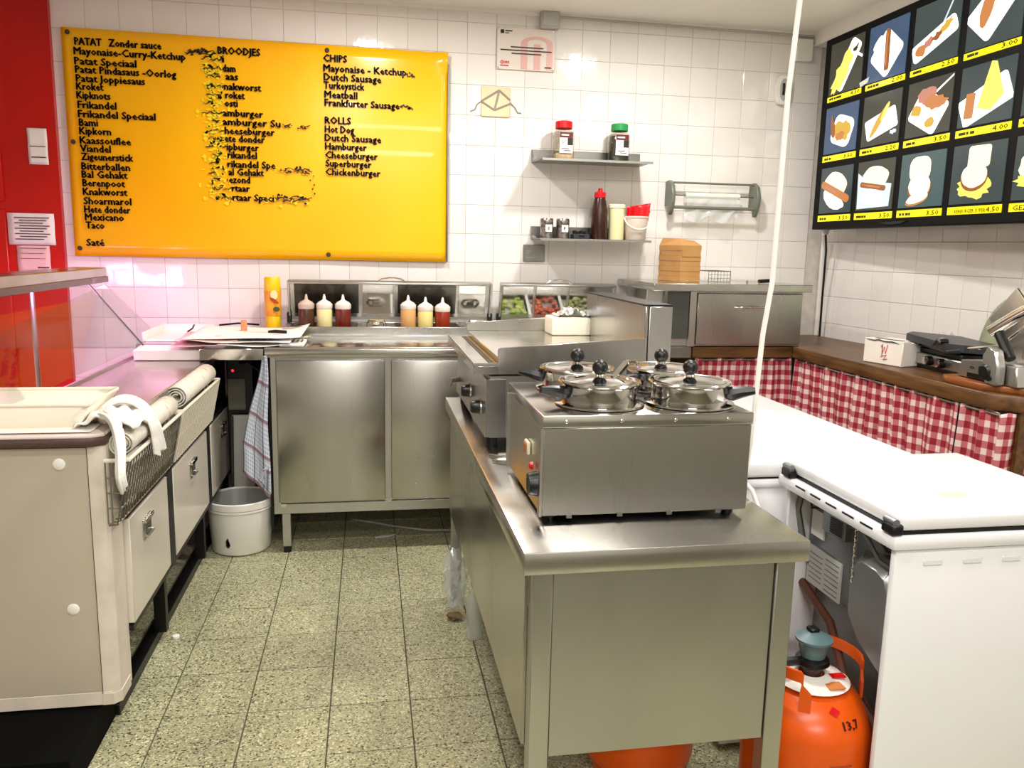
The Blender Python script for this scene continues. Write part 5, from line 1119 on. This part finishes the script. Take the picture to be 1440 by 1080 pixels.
cloth('grey white cloth bundled deeper in the near basket', lambda a, b: (-.702+.022*math.sin(b*2.2)-.003*math.sin(a*30+b*3), 2.62+a*.27, .664+.140*b+.008*math.sin(a*17)), 50, 20, lambda a, b: (a*.5, b*.2), CLOTHW, (-.66, 2.75, .66))
# long white gloves / cloth strips over the basket
def strip(label, path, wdt, seed):
    pts = [Vector(p) for p in path]
    def at_(t):
        f = t*(len(pts)-1); k = min(int(f), len(pts)-2); r_ = f-k; p0 = pts[max(0, k-1)]; p1, p2 = pts[k], pts[k+1]; p3 = pts[min(len(pts)-1, k+2)]
        return .5*((2*p1)+(p2-p0)*r_+(2*p0-5*p1+4*p2-p3)*r_**2+(3*p1-p0-3*p2+p3)*r_**3)
    def fn(a, b):
        p = at_(b); w_ = wdt*(1+.25*math.sin(b*3+seed)); return (p.x+.005*math.sin(a*16+seed), p.y+(a-.5)*w_, p.z+.006*math.sin(a*11+seed+b*4))
    return single('white_cloth_strip', MB().surf(fn, 14, 44), CLOTHW, label, 'cloth', tuple(path[0]), 'white cloth strips over the near basket', solid=.007)
strip('long white cloth strip hanging lowest, beside the beige end post', [(-.80, 2.44, .915), (-.735, 2.37, .950), (-.68, 2.285, .945), (-.652, 2.225, .89), (-.645, 2.19, .82), (-.645, 2.205, .775)], .062, 1)
strip('shorter white cloth strip hanging over front of near basket', [(-.80, 2.48, .915), (-.73, 2.50, .962), (-.675, 2.515, .950), (-.638, 2.515, .89), (-.632, 2.53, .835), (-.632, 2.545, .79)], .085, 4)
cloth('white crumpled cloth heaped over the near basket rim', lambda a, b: (-.80+a*.155, 2.33+b*.22, .915+.045*math.sin(a*2.8)*(.7+.3*math.sin(b*6))+.006*math.sin(a*21+b*13)-.05*max(0, a-.8)*5*.4), 30, 24, None, CLOTHW, (-.72, 2.45, .91), .006, 'white_cloth')
# white plastic tub on the near end
tb = thing('white_tub', 'large shallow white plastic tub on the near end of counter', 'tub', (-1.2, 2.48, .907))
TW = mat('warm_white_plastic', 'f3ead8', .35, var=.03)
def ringbox(mb, o, i, z0, z1):
    """sloped wall between two rectangles"""
    A = [mb.bm.verts.new((x, y, z0)) for x, y in ((o[0], o[2]), (o[1], o[2]), (o[1], o[3]), (o[0], o[3]))]
    B = [mb.bm.verts.new((x, y, z1)) for x, y in ((i[0], i[2]), (i[1], i[2]), (i[1], i[3]), (i[0], i[3]))]
    for k in range(4): mb.bm.faces.new((A[k], A[(k+1) % 4], B[(k+1) % 4], B[k]))
    return A, B
mb = MB(); A, B = ringbox(mb, (-1.72, -.80, 2.37, 2.56), (-1.76, -.758, 2.335, 2.60), .908, .978); mb.bm.faces.new(A)
put('tub_body', mb, TW, tb, solid=.005)
put('rim', MB().tube([(-1.76, 2.335, .979), (-.758, 2.335, .979), (-.758, 2.60, .979), (-1.76, 2.60, .979)], .006, 8, closed=True), TW, tb)
single('plastic_sheet', MB().surf(lambda a, b: (-1.75+a*1.0, 2.305+b*.10, .9085+.003*math.sin(a*23)*math.sin(b*5)+.002), 60, 6), PAPER, 'creased white sheet under the tub on the near counter end', 'sheet', (-1.2, 2.35, .908), solid=.001)
# ------------------------------------------------------------ display counter
dc = thing('display_counter', 'glass topped display counter behind the left steel top', 'display case', (-1.5, 3.0, 0))
put('top_bar', MB().box(-1.30, -1.16, 2.43, 3.92, 1.262, 1.302, .003), STEELH, dc)
put('bar_lip', MB().box(-1.30, -1.155, 2.43, 3.925, 1.238, 1.264, .002), mat('rosy_dark_steel', '776a66', .3, .9), dc)
put('bar_underside', MB().box(-1.45, -1.28, 2.43, 3.92, 1.245, 1.258), STEELV, dc)
put('screw', MB().lathe([(0, -.003), (.004, 0)], (-1.18, 3.92, 1.25), 8, 'Y'), CHROME, dc)
def pane(p, th=.004):
    mb = MB(); quad = [Vector(q) for q in p]; n_ = (quad[1]-quad[0]).cross(quad[2]-quad[0]).normalized()*th
    A = [mb.bm.verts.new(q) for q in quad]; B = [mb.bm.verts.new(q+n_) for q in quad]; k_ = len(quad)
    mb.bm.faces.new(A); mb.bm.faces.new(B[::-1])
    for i in range(k_): mb.bm.faces.new((A[i], B[i], B[(i+1) % k_], A[(i+1) % k_]))
    return mb
gp1 = put('sloping_glass', pane([(-1.235, 2.43, 1.24), (-1.235, 3.88, 1.24), (-1.012, 3.88, .955), (-1.012, 2.43, .955)]), GLASS, dc)
put('glass_edge', MB().tube([(-1.235, 3.885, 1.24), (-1.012, 3.885, .955)], .004, 6), mat('dark_glass_edge', '4c5550', .2), dc)
put('end_glass', pane([(-1.9, 4.2, .90), (-1.25, 4.2, 1.215), (-1.06, 4.2, 1.01), (-1.06, 4.2, .90)]), GLASS, dc)
put('end_glass_edge', MB().tube([(-1.255, 4.2, 1.215), (-1.063, 4.2, 1.007), (-1.06, 4.2, .91)], .0025, 6), mat('pale_glass_edge', 'b9a8a8', .3), dc)
put('rear_post', MB().cyl((-1.45, 3.85, .55), (-1.45, 3.85, 1.25), .010), STEELV, dc)
put('rear_post', MB().cyl((-1.45, 2.47, .55), (-1.45, 2.47, 1.25), .010), STEELV, dc)
put('case_floor', MB().box(-1.95, -1.07, 2.43, 4.2, .50, .55), WHITE, dc)
put('case_side', MB().box(-1.95, -1.92, 2.43, 4.2, 0, .9), WHITE, dc)
put('case_base', MB().box(-1.90, -1.07, 2.44, 4.18, 0, .50), CREAM, dc)
put('glass_foot_rail', MB().box(-1.062, -1.05, 2.43, 3.90, .903, .912), STEELV, dc)
cloth('checked white cloth heap behind the white tub, left edge', lambda a, b: (-1.70+a*.50, 2.72+b*.22, .93+.03*math.sin(a*9+b*3)+.035*math.sin(b*3.1)*math.sin(a*3.1)), 46, 24, lambda a, b: (a*.6, b*.3), CHECKW, (-1.4, 2.8, .90), .004, 'checked_cloth')
put('cloth_shelf', MB().box(-1.80, -1.10, 2.66, 2.98, .885, .900), WHITE, dc)
